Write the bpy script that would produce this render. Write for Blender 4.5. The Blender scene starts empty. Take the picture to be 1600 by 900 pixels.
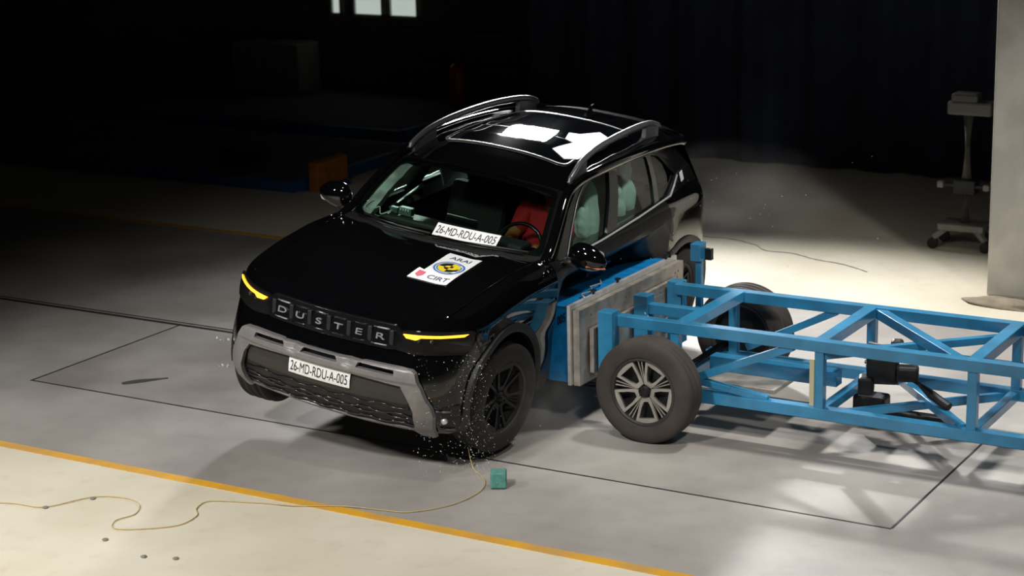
import bpy, bmesh, math, random
from mathutils import Vector, Matrix, noise
random.seed(7)
S = bpy.context.scene
COL = S.collection
PI = math.pi

# ------------------------------------------------------------------ camera
def cam_axes(yaw, p, r):
    fw = Vector((-math.sin(yaw)*math.cos(p), math.cos(yaw)*math.cos(p), -math.sin(p)))
    rt = Vector((math.cos(yaw), math.sin(yaw), 0)); up = rt.cross(fw)
    return fw, rt*math.cos(r)+up*math.sin(r), -rt*math.sin(r)+up*math.cos(r)
fw, rt, up = cam_axes(0.533, 0.249, -0.022)
cd = bpy.data.cameras.new('camera'); co = bpy.data.objects.new('camera', cd); COL.objects.link(co)
M = Matrix.Identity(4)
for i in range(3):
    M[i][0] = rt[i]; M[i][1] = up[i]; M[i][2] = -fw[i]
M[0][3], M[1][3], M[2][3] = 7.162, -11.706, 4.18
co.matrix_world = M
cd.sensor_width = 36; cd.lens = 3131.5/1600*36; cd.clip_end = 200
cd.dof.use_dof = True; cd.dof.focus_distance = 13.0; cd.dof.aperture_fstop = 2.2
S.camera = co
# ------------------------------------------------------------------ world, lamps, exposure
S.view_settings.view_transform = 'Standard'; S.view_settings.look = 'None'
S.view_settings.gamma = 1; S.view_settings.use_curve_mapping = False
S.view_settings.exposure = 0.0
w = bpy.data.worlds.new('world'); S.world = w; w.use_nodes = True
w.node_tree.nodes['Background'].inputs[0].default_value = (0.6, 0.8, 1, 1)
w.node_tree.nodes['Background'].inputs[1].default_value = 0.012

def aim(o, loc, tgt):
    o.location = loc; d = Vector(tgt)-Vector(loc); o.rotation_euler = d.to_track_quat('-Z', 'Y').to_euler()
def spot(name, loc, tgt, power, deg, blend, rad, col=(1, 1, 1)):
    l = bpy.data.lights.new(name, 'SPOT'); l.energy = power; l.spot_size = math.radians(deg); l.spot_blend = blend
    l.shadow_soft_size = rad; l.color = col
    o = bpy.data.objects.new(name, l); COL.objects.link(o); aim(o, loc, tgt); return o
def area(name, loc, tgt, power, sx, sy, col=(1, 1, 1), spread=180):
    l = bpy.data.lights.new(name, 'AREA'); l.energy = power; l.shape = 'RECTANGLE'; l.size = sx; l.size_y = sy; l.color = col
    l.spread = math.radians(spread)
    o = bpy.data.objects.new(name, l); COL.objects.link(o); aim(o, loc, tgt); return o
spot('floodlight_front', (1.0, -8.0, 6.2), (0.0, -2.6, 0), 1900, 62, 0.9, 0.35, (1, .97, .92))
spot('floodlight_front', (-4.5, -8.5, 6.2), (-1.6, -3.4, 0), 1500, 50, 1.0, 0.35, (1, .97, .92))
spot('floodlight_front', (6.2, -5.5, 6.2), (3.3, -1.2, 0.0), 1150, 40, 1.0, 0.3, (1, .97, .93))
spot('floodlight_pillar', (8.0, -3.0, 4.6), (3.3, 3.9, 1.3), 950, 21, .8, 0.3, (1, .97, .93))
spot('floodlight_rear', (-4.0, 7.8, 5.4), (2.9, 0.6, 0), 4300, 46, 0.7, 0.2, (1, .99, .96))
spot('overhead_spot', (3.3, 0.9, 6.5), (3.0, 1.1, 0.0), 1400, 70, 1.0, 0.3, (1, .98, .93))
spot('overhead_spot', (.6, -3.2, 6.6), (.3, -1.1, 1.0), 620, 26, .9, 0.3, (1, .98, .95))  # added spot over the car front, whitens hood and windshield stickers
area('lamp_bank', (-3.7, 8.0, 4.9), (0.0, 0.2, 1.2), 70, .9, .7, (1, 1, 1), 60)

# ------------------------------------------------------------------ helpers
def nodes_mat(name):
    m = bpy.data.materials.new(name); m.use_nodes = True
    return m, m.node_tree, m.node_tree.nodes['Principled BSDF']
def mat(name, col, rough=.5, metal=0, coat=0, emis=None, es=0, noise_amt=0, noise_scale=8, bump=0, spec=.5, col2=None):
    m, t, p = nodes_mat(name)
    p.inputs['Base Color'].default_value = (*col, 1); p.inputs['Roughness'].default_value = rough
    p.inputs['Metallic'].default_value = metal; p.inputs['Coat Weight'].default_value = coat
    p.inputs['Coat Roughness'].default_value = .03; p.inputs['Specular IOR Level'].default_value = spec
    if emis: p.inputs['Emission Color'].default_value = (*emis, 1); p.inputs['Emission Strength'].default_value = es
    tc = t.nodes.new('ShaderNodeTexCoord'); nz = t.nodes.new('ShaderNodeTexNoise')
    nz.inputs['Scale'].default_value = noise_scale; nz.inputs['Detail'].default_value = 5
    t.links.new(tc.outputs['Object'], nz.inputs['Vector'])
    if noise_amt or col2:
        c2 = col2 if col2 else tuple(max(0, c*(1-noise_amt)) for c in col)
        r = t.nodes.new('ShaderNodeValToRGB'); r.color_ramp.elements[0].position = .38; r.color_ramp.elements[1].position = .62
        r.color_ramp.elements[0].color = (*c2, 1); r.color_ramp.elements[1].color = (*col, 1)
        t.links.new(nz.outputs['Fac'], r.inputs[0]); t.links.new(r.outputs[0], p.inputs['Base Color'])
    if bump:
        b = t.nodes.new('ShaderNodeBump'); b.inputs['Strength'].default_value = bump; b.inputs['Distance'].default_value = .01
        t.links.new(nz.outputs['Fac'], b.inputs['Height']); t.links.new(b.outputs[0], p.inputs['Normal'])
    return m
def glass_mat(name, tint, rough=0.0):
    m = bpy.data.materials.new(name); m.use_nodes = True; t = m.node_tree; t.nodes.clear()
    out = t.nodes.new('ShaderNodeOutputMaterial'); mx = t.nodes.new('ShaderNodeMixShader')
    tr = t.nodes.new('ShaderNodeBsdfTransparent'); tr.inputs[0].default_value = (*tint, 1)
    gl = t.nodes.new('ShaderNodeBsdfGlossy'); gl.inputs['Roughness'].default_value = rough
    fr = t.nodes.new('ShaderNodeFresnel'); fr.inputs[0].default_value = 1.45
    gb = t.nodes.new('ShaderNodeNewGeometry'); inv = t.nodes.new('ShaderNodeMath'); inv.operation = 'SUBTRACT'; inv.inputs[0].default_value = 1
    mu = t.nodes.new('ShaderNodeMath'); mu.operation = 'MULTIPLY'
    t.links.new(gb.outputs['Backfacing'], inv.inputs[1]); t.links.new(inv.outputs[0], mu.inputs[0]); t.links.new(fr.outputs[0], mu.inputs[1])
    t.links.new(mu.outputs[0], mx.inputs[0]); t.links.new(tr.outputs[0], mx.inputs[1]); t.links.new(gl.outputs[0], mx.inputs[2])
    t.links.new(mx.outputs[0], out.inputs[0]); return m
PAINT = mat('black_paint', (.0022, .0024, .003), .05, 0, .9, spec=.3)
PAINT_D = mat('crumpled_paint', (.006, .006, .007), .42, 0, .18, spec=.25, bump=.25, noise_scale=7)
PIANO = mat('gloss_black_trim', (.006, .006, .007), .18, 0, .6)
CLAD = mat('black_plastic', (.012, .012, .012), .5, noise_amt=.3, noise_scale=60, bump=.05)
PANELG = mat('charcoal_panel', (.035, .032, .03), .45, noise_amt=.12, noise_scale=40)
GUN = mat('grey_skid_plate', (.25, .24, .24), .42, .35, 0, noise_amt=.1, noise_scale=30)
SATIN = mat('satin_rail', (.22, .22, .24), .3, .6)
CHROME = mat('bright_trim', (.85, .85, .87), .32, .6)
LETTER = mat('letter_grey', (.36, .36, .37), .3, .4)
RUB = mat('tyre_rubber', (.022, .02, .019), .75, noise_amt=.3, noise_scale=20, bump=.1)
RUBT = mat('dusty_tyre_rubber', (.055, .045, .04), .8, noise_amt=.3, noise_scale=6, bump=.1)
ALLOY = mat('machined_alloy', (.55, .52, .48), .35, .7, noise_amt=.15, noise_scale=20)
ALLOYD = mat('dark_alloy', (.05, .047, .045), .5, .4)
BALLOY = mat('black_alloy', (.012, .012, .012), .45, .3)
BLUE = mat('blue_enamel', (.035, .25, .47), .34, 0, .5, noise_amt=.25, noise_scale=5)
BLUET = mat('blue_tape', (.01, .31, .78), .35, 0, .2, noise_amt=.25, noise_scale=12, bump=.5)
ALU = mat('scuffed_aluminium', (.52, .47, .41), .45, .55, noise_amt=.35, noise_scale=9, bump=.08)
ALUB = mat('bright_aluminium', (.75, .75, .74), .35, .5, noise_amt=.15, noise_scale=20)
STEEL = mat('dark_steel', (.03, .03, .032), .5, .6, noise_amt=.3)
WHITE = mat('white_sticker', (.85, .85, .85), .5, noise_amt=.03)
INK = mat('black_ink', (.01, .01, .012), .5)
NAVY = mat('navy_ink', (.03, .04, .12), .5)
INKB = mat('blue_ink', (.03, .16, .45), .5)
YEL = mat('yellow_ink', (.85, .65, .02), .5)
REDI = mat('red_ink', (.6, .02, .06), .5)
WS = glass_mat('windshield_glass', (.72, .80, .76))
SG = glass_mat('side_glass', (.80, .88, .84))
RG = mat('dark_roof_glass', (.004, .005, .007), .03, 0, .5)
LENS = mat('smoked_lens', (.011, .011, .011), .15, 0, .6)
ORANGE = mat('lit_indicator', (.8, .3, .02), .4, emis=(1, .36, .02), es=3.2)
SEAT = mat('seat_fabric', (.025, .025, .027), .85, noise_amt=.3, noise_scale=50)
DASH = mat('dashboard_plastic', (.02, .021, .022), .6, noise_amt=.2, noise_scale=40)
TRIM = mat('pale_pillar_trim', (.62, .68, .62), .6, noise_amt=.5, noise_scale=10, bump=.2)
BAG = mat('airbag_fabric', (.62, .76, .71), .65, noise_amt=.12, noise_scale=14, bump=.15)
REDS = mat('red_shirt', (.55, .012, .02), .8, noise_amt=.2, noise_scale=12, bump=.2)
SKIN = mat('dummy_vinyl', (.42, .16, .055), .5, noise_amt=.15)
WIRE = mat('white_wire', (.6, .65, .62), .5)
BOARD = mat('instrument_green', (.10, .18, .14), .5, noise_amt=.4, noise_scale=50)

def setp(o, label=None, cat=None, group=None, kind=None):
    if label: o['label'] = label
    if cat: o['category'] = cat
    if group: o['group'] = group
    if kind: o['kind'] = kind
    return o
def link(name, me, m, parent=None, smooth=False):
    o = bpy.data.objects.new(name, me); COL.objects.link(o)
    if m: 
        me.materials.clear(); me.materials.append(m)
    if parent: o.parent = parent
    if smooth:
        for p in me.polygons: p.use_smooth = True
    return o
def from_bm(name, bm, m, parent=None, smooth=False, recalc=True):
    if recalc: bmesh.ops.recalc_face_normals(bm, faces=bm.faces)
    me = bpy.data.meshes.new(name); bm.to_mesh(me); bm.free()
    return link(name, me, m, parent, smooth)
def empty(name, loc=(0, 0, 0)):
    o = bpy.data.objects.new(name, None); COL.objects.link(o); o.location = loc; o.empty_display_size = .1; return o
def smooth_angle(o, deg=35):
    me = o.data
    for p in me.polygons: p.use_smooth = True
    bm = bmesh.new(); bm.from_mesh(me)
    for e in bm.edges:
        if len(e.link_faces) == 2: e.smooth = e.calc_face_angle(0) < math.radians(deg)
    bm.to_mesh(me); bm.free(); return o
def add_box(bm, c, s, R=None, bev=0):
    g = bmesh.ops.create_cube(bm, size=1); vs = g['verts']
    for v in vs:
        v.co = Vector((v.co.x*s[0], v.co.y*s[1], v.co.z*s[2]))
    if bev:
        es = list({e for v in vs for e in v.link_edges})
        r = bmesh.ops.bevel(bm, geom=es, offset=bev, segments=2, affect='EDGES', profile=.5)
        vs = list({v for v in r['verts']} | {v for v in vs if v.is_valid})
    for v in vs:
        if R: v.co = R @ v.co
        v.co += Vector(c)
    return vs
def box(name, c, s, m, parent=None, bev=0, R=None):
    bm = bmesh.new(); add_box(bm, c, s, R, bev); return from_bm(name, bm, m, parent)
def frame_of(d):
    d = d.normalized(); a = Vector((0, 0, 1)) if abs(d.z) < .95 else Vector((1, 0, 0))
    x = d.cross(a).normalized(); return x, x.cross(d).normalized()
def add_beam(bm, a, b, w_, h_=None, bev=.004):
    a, b = Vector(a), Vector(b); h_ = h_ or w_; d = b-a
    x, y = frame_of(d); R = Matrix((x, y, d.normalized())).transposed()
    add_box(bm, (a+b)/2, (w_, h_, d.length), R, bev)
def beam(name, a, b, w_, m, parent=None, h_=None):
    bm = bmesh.new(); add_beam(bm, a, b, w_, h_); return from_bm(name, bm, m, parent)
def add_tube(bm, pts, r, n=8, closed=False, flat=None):
    pts = [Vector(p) for p in pts]; N = len(pts); rings = []; prev = None
    for i, p in enumerate(pts):
        if closed: d = pts[(i+1) % N]-pts[i-1]
        else: d = pts[min(i+1, N-1)]-pts[max(i-1, 0)]
        if d.length < 1e-9: d = Vector((0, 0, 1))
        d.normalize()
        if prev is None: x, y = frame_of(d)
        else:
            x = (prev-d*prev.dot(d)).normalized(); y = d.cross(x)
        prev = x
        rr = r[i] if isinstance(r, (list, tuple)) else r
        ring = []
        for k in range(n):
            t = 2*PI*k/n
            ring.append(bm.verts.new(p+x*rr*math.cos(t)+y*rr*math.sin(t)*(flat or 1)))
        rings.append(ring)
    L = N if closed else N-1
    for i in range(L):
        A, B = rings[i], rings[(i+1) % N]
        for k in range(n): bm.faces.new((A[k], A[(k+1) % n], B[(k+1) % n], B[k]))
    if not closed:
        bm.faces.new(rings[0][::-1]); bm.faces.new(rings[-1])
def tube(name, pts, r, m, parent=None, n=8, closed=False, flat=None):
    bm = bmesh.new(); add_tube(bm, pts, r, n, closed, flat); return from_bm(name, bm, m, parent, True)
def catmull(P, per=6, closed=False):
    P = [Vector(p) for p in P]; out = []; n = len(P)
    for i in range(n if closed else n-1):
        if closed: a, b, c, d = P[i-1], P[i], P[(i+1) % n], P[(i+2) % n]
        else: a, b, c, d = P[max(i-1, 0)], P[i], P[i+1], P[min(i+2, n-1)]
        for k in range(per):
            t = k/per
            out.append(.5*((2*b)+(c-a)*t+(2*a-5*b+4*c-d)*t*t+(3*b-a-3*c+d)*t**3))
    if not closed: out.append(P[-1])
    return out
def lathe(bm, prof, n=64, axis='Y', c=(0, 0, 0)):
    # prof: list of (r, y) closed loop
    rings = []
    for k in range(n):
        t = 2*PI*k/n; rings.append([bm.verts.new(Vector(c)+Vector((r*math.cos(t), y, r*math.sin(t)))) for r, y in prof])
    for k in range(n):
        A, B = rings[k], rings[(k+1) % n]
        for j in range(len(prof)):
            j2 = (j+1) % len(prof)
            try: bm.faces.new((A[j], A[j2], B[j2], B[j]))
            except Exception: pass
def interp(x, P):
    if x <= P[0][0]: return P[0][1]
    for (a, b), (c, d) in zip(P, P[1:]):
        if x <= c: return b+(d-b)*(x-a)/(c-a)
    return P[-1][1]
def sst(x, a, b):
    t = max(0, min(1, (x-a)/(b-a))); return t*t*(3-2*t)
def curve2d_mesh(loops, extrude=0.0, res=1):
    cu = bpy.data.curves.new('tmp', 'CURVE'); cu.dimensions = '2D'; cu.fill_mode = 'BOTH'; cu.extrude = extrude
    for L in loops:
        s = cu.splines.new('POLY'); s.points.add(len(L)-1)
        for p, q in zip(s.points, L): p.co = (q[0], q[1], 0, 1)
        s.use_cyclic_u = True
    o = bpy.data.objects.new('tmp', cu); COL.objects.link(o)
    dg = bpy.context.evaluated_depsgraph_get(); dg.update()
    me = bpy.data.meshes.new_from_object(o.evaluated_get(dg)); bpy.data.objects.remove(o); bpy.data.curves.remove(cu); return me
def text_mesh(txt, size=1, extrude=.0, bold=0.0):
    cu = bpy.data.curves.new('tmp', 'FONT'); cu.body = txt; cu.size = size; cu.extrude = extrude; cu.align_x = 'CENTER'; cu.align_y = 'CENTER'; cu.offset = bold
    cu.resolution_u = 4
    o = bpy.data.objects.new('tmp', cu); COL.objects.link(o)
    dg = bpy.context.evaluated_depsgraph_get(); dg.update()
    me = bpy.data.meshes.new_from_object(o.evaluated_get(dg)); bpy.data.objects.remove(o); bpy.data.curves.remove(cu); return me
def map_mesh(me, fn):
    for v in me.vertices: v.co = fn(v.co)
    me.update(); return me
def plate(loops, thick, fn, name, m, parent=None, sub=.06):
    """polygon with holes in a 2-D plane, refined, thickened, then mapped by fn(u, v, w)"""
    me = curve2d_mesh(loops, thick/2)
    bm = bmesh.new(); bm.from_mesh(me); bpy.data.meshes.remove(me)
    bmesh.ops.remove_doubles(bm, verts=bm.verts, dist=1e-5)
    for _ in range(5):
        es = [e for e in bm.edges if e.calc_length() > sub]
        if not es: break
        bmesh.ops.subdivide_edges(bm, edges=es, cuts=1, use_grid_fill=False)
        bmesh.ops.triangulate(bm, faces=[f for f in bm.faces if len(f.verts) > 3])
    for v in bm.verts: v.co = fn(v.co.x, v.co.y, v.co.z)
    o = from_bm(name, bm, m, parent)
    return smooth_angle(o, 30)
def rounded(pts, r=.02, n=4):
    out = []; N = len(pts)
    for i in range(N):
        p = Vector((*pts[i], 0)); a = Vector((*pts[i-1], 0)); b = Vector((*pts[(i+1) % N], 0))
        ra = min(r, (a-p).length*.45, (b-p).length*.45)
        A = p+(a-p).normalized()*ra; B = p+(b-p).normalized()*ra
        for k in range(n+1):
            t = k/n; q = A*(1-t)**2+p*2*t*(1-t)+B*t*t; out.append((q.x, q.y))
    return out
def boolean(o, cut, op='DIFFERENCE'):
    md = o.modifiers.new('b', 'BOOLEAN'); md.object = cut; md.operation = op; md.solver = 'EXACT'
    dg = bpy.context.evaluated_depsgraph_get(); dg.update()
    me = bpy.data.meshes.new_from_object(o.evaluated_get(dg)); o.modifiers.clear(); old = o.data; o.data = me; bpy.data.meshes.remove(old)
    cm = cut.data; bpy.data.objects.remove(cut); bpy.data.meshes.remove(cm)

# ------------------------------------------------------------------ setting: floor, walls
def floor_material():
    m, t, p = nodes_mat('hall_floor'); N = t.nodes; L = t.links
    geo = N.new('ShaderNodeNewGeometry'); sep = N.new('ShaderNodeSeparateXYZ'); L.new(geo.outputs['Position'], sep.inputs[0])
    def math_(op, a, b=None, c=None):
        n = N.new('ShaderNodeMath'); n.operation = op
        for i, v in enumerate((a, b, c)):
            if v is None: continue
            if isinstance(v, (int, float)): n.inputs[i].default_value = v
            else: L.new(v, n.inputs[i])
        return n.outputs[0]
    X, Y = sep.outputs['X'], sep.outputs['Y']
    nz = N.new('ShaderNodeTexNoise'); nz.inputs['Scale'].default_value = .9; nz.inputs['Detail'].default_value = 6; L.new(geo.outputs['Position'], nz.inputs['Vector'])
    nf = N.new('ShaderNodeTexNoise'); nf.inputs['Scale'].default_value = 6; nf.inputs['Detail'].default_value = 8; L.new(geo.outputs['Position'], nf.inputs['Vector'])
    def mix(f, a, b):
        n = N.new('ShaderNodeMix'); n.data_type = 'RGBA'
        if isinstance(f, float): n.inputs[0].default_value = f
        else: L.new(f, n.inputs[0])
        for i, v in ((6, a), (7, b)):
            if isinstance(v, tuple): n.inputs[i].default_value = (*v, 1)
            else: L.new(v, n.inputs[i])
        return n.outputs[2]
    def ramp(v, a, b):
        n = N.new('ShaderNodeMapRange'); n.inputs[1].default_value = a; n.inputs[2].default_value = b; L.new(v, n.inputs[0]); return n.outputs[0]
    grey = mix(ramp(nz.outputs[0], .35, .65), (.31, .29, .27), (.43, .405, .38))
    grey = mix(math_('MULTIPLY', ramp(nf.outputs[0], .5, .75), .25), grey, (.22, .205, .195))
    # steel pit cover, slightly darker
    inx = math_('MULTIPLY', math_('GREATER_THAN', X, -2.98), math_('LESS_THAN', X, 3.56))
    iny = math_('MULTIPLY', math_('GREATER_THAN', Y, -1.42), math_('LESS_THAN', Y, .2))
    pit = math_('MULTIPLY', math_('MULTIPLY', inx, iny), .6)
    grey = mix(pit, grey, mix(ramp(nz.outputs[0], .4, .6), (.21, .185, .165), (.36, .335, .31)))
    cream = mix(ramp(nz.outputs[0], .3, .7), (.70, .64, .50), (.82, .77, .64))
    cream = mix(math_('MULTIPLY', ramp(nf.outputs[0], .55, .8), .3), cream, (.48, .42, .33))
    out = math_('MAXIMUM', math_('LESS_THAN', Y, -2.64), math_('GREATER_THAN', Y, 3.2))
    col = mix(out, grey, cream)
    L.new(col, p.inputs['Base Color'])
    r = N.new('ShaderNodeMapRange'); r.inputs[3].default_value = .38; r.inputs[4].default_value = .7; L.new(nz.outputs[0], r.inputs[0]); L.new(r.outputs[0], p.inputs['Roughness'])
    return m
bm = bmesh.new(); add_box(bm, (-2, 1, -.1), (30, 30, .2)); fl = from_bm('floor', bm, floor_material()); setp(fl, kind='structure')
DKW = mat('dim_grey_wall', (.11, .11, .10), .8, noise_amt=.2, noise_scale=2)
CURT = mat('navy_curtain', (.02, .028, .06), .8, noise_amt=.3, noise_scale=3)
setp(box('wall_back', (-11.2, 10.55, 3.2), (11.6, .2, 6.6), DKW), kind='structure')
setp(box('wall_left', (-16.9, 1, 3.2), (.2, 30, 6.6), DKW), kind='structure')
setp(box('wall_right', (12.9, 1, 3.2), (.2, 30, 6.6), DKW), kind='structure')
setp(box('wall_front', (-2, -13.9, 3.2), (30, .2, 6.6), DKW), kind='structure')
setp(box('ceiling', (-2, 1, 6.9), (30, 30, .2), mat('black_ceiling', (.02, .02, .02), .9)), kind='structure')
setp(box('wall_rear', (4.0, 15.6, 3.2), (19, .2, 6.6), DKW), kind='structure')
# heavy navy curtain with folds
bm = bmesh.new(); n = 360; prev = None
for i in range(n+1):
    x = -4.4+i*(17.2/n); y = 8.45+.05*math.sin(x*9+.8*math.sin(x*2.3))+.02*math.sin(x*23)
    a = bm.verts.new((x, y, .02)); b = bm.verts.new((x, y, 6.4)); c = bm.verts.new((x, y+.02, .02)); d = bm.verts.new((x, y+.02, 6.4))
    if prev:
        for q in ((prev[0], a, b, prev[1]), (prev[2], prev[3], d, c), (prev[1], b, d, prev[3]), (prev[0], prev[2], c, a)): bm.faces.new(q)
    else: bm.faces.new((a, b, d, c))
    prev = (a, b, c, d)
bm.faces.new((prev[0], prev[2], prev[3], prev[1]))
cu = from_bm('hanging_curtain', bm, CURT, None, True); setp(cu, 'dark navy full height curtain hanging behind the crashed car and trolley', 'curtain')
# windows high on back wall
WINL = mat('lit_window', (.6, .65, .6), .5, emis=(.75, .85, .78), es=.55)
def window(i, x0, x1, z0, z1):
    r = empty('window_%d' % i, ((x0+x1)/2, 10.43, z0)); setp(r, kind='structure')
    cx = 0; h = z1-z0; w_ = x1-x0
    box('glass', (0, 0, h/2), (w_-.06, .02, h-.06), WINL, r)
    bm = bmesh.new()
    for c, s in (((0, -.02, .02), (w_, .06, .04)), ((0, -.02, h-.02), (w_, .06, .04)), ((-w_/2+.02, -.02, h/2), (.04, .06, h)), ((w_/2-.02, -.02, h/2), (.04, .06, h))): add_box(bm, c, s)
    from_bm('window_frame', bm, mat('window_frame_paint', (.5, .52, .5), .6), r)
window(1, -8.62, -8.42, 1.14, 1.9); window(2, -8.25, -7.75, 1.14, 1.9); window(3, -7.68, -7.2, 1.14, 1.9)
# cable trays on the back wall
for i, z in enumerate((.30, .52, .74, .96)):
    r_ = empty('cable_tray', (-6.55, 10.36, z)); bm = bmesh.new()
    add_box(bm, (0, 0, 0), (1.8, .14, .02)); add_box(bm, (0, -.065, .03), (1.8, .01, .06)); add_box(bm, (0, .065, .03), (1.8, .01, .06))
    from_bm('tray', bm, mat('tray_steel', (.13, .125, .115), .6), r_)
    for x in (-.7, 0, .7): box('bracket', (x, .03, -.04), (.03, .1, .06), DKW, r_)
    setp(r_, 'long grey cable tray on the back wall, %s of the stack of four' % ('lowest', 'second from bottom', 'third from bottom', 'topmost')[i], 'cable tray', 'cable trays on the back wall')
# yellow floor lines
LINE = mat('yellow_floor_paint', (.80, .42, .03), .6, noise_amt=.25, noise_scale=4, col2=(.62, .36, .10))
def strip(name, x0, x1, y, w_, h, m):
    bm = bmesh.new(); add_box(bm, ((x0+x1)/2, y, h/2), (x1-x0, w_, h)); o = from_bm(name, bm, m); setp(o, kind='structure'); return o
strip('trim_1', -12, 9, -2.60, .085, .003, LINE)
strip('trim_2', -12, -1.5, 3.17, .085, .003, LINE)
GRV = mat('groove_steel', (.03, .03, .032), .5, .3)
strip('trim_3', -12, 9, .27, .035, .004, GRV); strip('trim_4', -12, 9, .33, .012, .004, GRV)
strip('trim_5', -3.0, 3.56, -1.42, .012, .003, GRV)
for i, x in enumerate((-2.99, 3.56)):
    bm = bmesh.new(); add_box(bm, (x, -.58, .0015), (.014, 1.66, .003)); setp(from_bm('trim_%d' % (6+i), bm, GRV), kind='structure')
# crack running across the pale floor behind the trolley
ck = catmull([(-.75, 5.0, 0), (-.56, 4.9, 0), (-.3, 4.92, 0), (0, 4.80, 0), (.2, 4.62, 0), (.45, 4.62, 0), (.7, 4.50, 0), (1.0, 4.42, 0), (1.3, 4.25, 0)], 8); bm = bmesh.new(); prev = None
for i, p in enumerate(ck):
    ww = .006+.005*noise.noise(Vector((i*.7, 0, 0))); q = p+Vector((0, .02*noise.noise(Vector((i*.5, 3, 0))), 0))
    cur = [bm.verts.new(q+Vector((0, a, b))) for a, b in ((-ww, .001), (ww, .001), (ww, .003), (-ww, .003))]
    if prev:
        for k in range(4): bm.faces.new((prev[k], prev[(k+1) % 4], cur[(k+1) % 4], cur[k]))
    prev = cur
setp(from_bm('trim_8', bm, GRV), kind='structure')
# skid mark left on the floor (kept its own shape)
bm = bmesh.new(); c0 = [(-2.33, -1.19), (-2.27, -1.10), (-2.2, -1.02), (-2.12, -.93)]
pts = catmull([(x, y, 0) for x, y in c0], 5)
for i in range(len(pts)-1):
    pass
rows = []
for i, p in enumerate(pts):
    t = i/(len(pts)-1); d = (pts[min(i+1, len(pts)-1)]-pts[max(i-1, 0)]).normalized(); nn = Vector((-d.y, d.x, 0)); ww = .012+.034*math.sin(PI*min(1, t*1.0+.1))*(1-.4*t)
    rows.append([bm.verts.new(p+nn*ww+Vector((0, 0, z))) for z in (.001, .003)]+[bm.verts.new(p-nn*ww+Vector((0, 0, z))) for z in (.003, .001)])
for A, B in zip(rows, rows[1:]):
    for k in range(4): bm.faces.new((A[k], A[(k+1) % 4], B[(k+1) % 4], B[k]))
setp(from_bm('skid_mark', bm, mat('skid_rubber', (.05, .05, .045), .8, noise_amt=.4, noise_scale=30)), 'short curved dark rubber scuff on the grey floor left of the car', 'skid mark')
# pillar
PLAS = mat('cracked_plaster', (.52, .49, .43), .8, noise_amt=.2, noise_scale=3, bump=.1)
bm = bmesh.new(); add_box(bm, (2.95, 4.35, 3.4), (1.0, .9, 6.8), None, .02)
setp(from_bm('wall_pillar', bm, PLAS), kind='structure')
bm = bmesh.new()
g = bmesh.ops.create_icosphere(bm, subdivisions=4, radius=1)
for v in bm.verts:
    k = 1+.25*noise.noise(v.co*1.5); v.co = Vector((2.85+v.co.x*.5*k, 3.70+v.co.y*.17*k, max(0.002, v.co.z*.05*k)))
setp(from_bm('dust_heap', bm, mat('brown_dust', (.30, .25, .18), .9, noise_amt=.3, bump=.3), None, True), 'low heap of brown dust at the foot of the plaster pillar', 'dust', kind='stuff')

# ------------------------------------------------------------------ car body
CAR = empty('suv', (0, 0, .15))
CAR.rotation_mode = 'XYZ'
cy_, cr_, cp_ = .027, .125, .002
Rm = Matrix.Rotation(cy_, 4, 'Z') @ Matrix.Rotation(cr_, 4, 'Y') @ Matrix.Rotation(cp_, 4, 'X')
CAR.matrix_world = Matrix.Translation((0, 0, .15)) @ Rm
setp(CAR, 'black compact SUV with grey skid plate, tilted as the blue trolley barrier strikes its side', 'car')
PZ = [(.15, .22), (.22, .15), (.28, .08), (.36, .03), (.5, 0), (.62, .015), (.70, .04), (.78, .07), (.85, .085), (.90, .10), (.935, .13), (1.0, .2)]
def FY(x, z):
    x = abs(x); return -2.12+.2*x*x+1.2*max(0, x-.55)**2+interp(z, PZ)
HP = [(-2.0, .935), (-1.9, .96), (-1.75, .98), (-1.65, .995), (-1.4, 1.045), (-1.1, 1.085), (-.77, 1.095), (-.5, 1.075), (0, 1.09), (.6, 1.125), (1.1, 1.165), (1.6, 1.19), (2.1, 1.17)]
def H(y): return interp(y, HP)
WP = [(.2, .80), (.24, .85), (.32, .888), (.45, .898), (.55, .892), (.62, .888), (.75, .902), (.84, .898), (.92, .885)]
def RYb(x, z):
    x = abs(x); q = interp(z, [(.2, .14), (.35, .03), (.6, 0), (.9, .06), (1.2, .16)]); return 1.98-.12*x*x-1.2*max(0, x-.6)**2-q
def body_ring(zabs=None, drel=None):
    if drel is None: W = interp(zabs, WP); zz = zabs
    else: W = {-.12: .893, -.085: .886, -.05: .872, -.022: .85, 0: .822}[drel]; zz = .935+drel*.55
    pts = []; xs = W*.92
    for i in range(14): x = xs*i/13; pts.append((x, FY(x, zz)))
    a = Vector((xs, FY(xs, zz), 0)); e = Vector((W, -1.48, 0)); m1 = a+Vector((.052, .062, 0)); m2 = e+Vector((0, -.15, 0))
    for i in range(1, 8):
        t = i/8; q = a*(1-t)**3+m1*3*t*(1-t)**2+m2*3*t*t*(1-t)+e*t**3; pts.append((q.x, q.y))
    for i in range(50): pts.append((W, -1.48+i*(3.0/49)))
    zr = zz if drel is None else 1.17+drel
    a = Vector((xs, RYb(xs, zr), 0)); e = Vector((W, 1.52, 0))
    m1 = a+Vector((.04, -.04, 0)); m2 = e+Vector((0, .08, 0))
    for i in range(7, 0, -1):
        t = i/8; q = a*(1-t)**3+m1*3*t*(1-t)**2+m2*3*t*t*(1-t)+e*t**3; pts.append((q.x, q.y))
    for i in range(9, -1, -1): x = xs*i/9; pts.append((x, RYb(x, zr)))
    out = []
    for x, y in pts:
        z = zabs if drel is None else H(y)+drel
        if drel is not None and drel == 0: pass
        # plan taper of the sides towards the nose
        out.append(Vector((x, y, z)))
    return out
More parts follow.
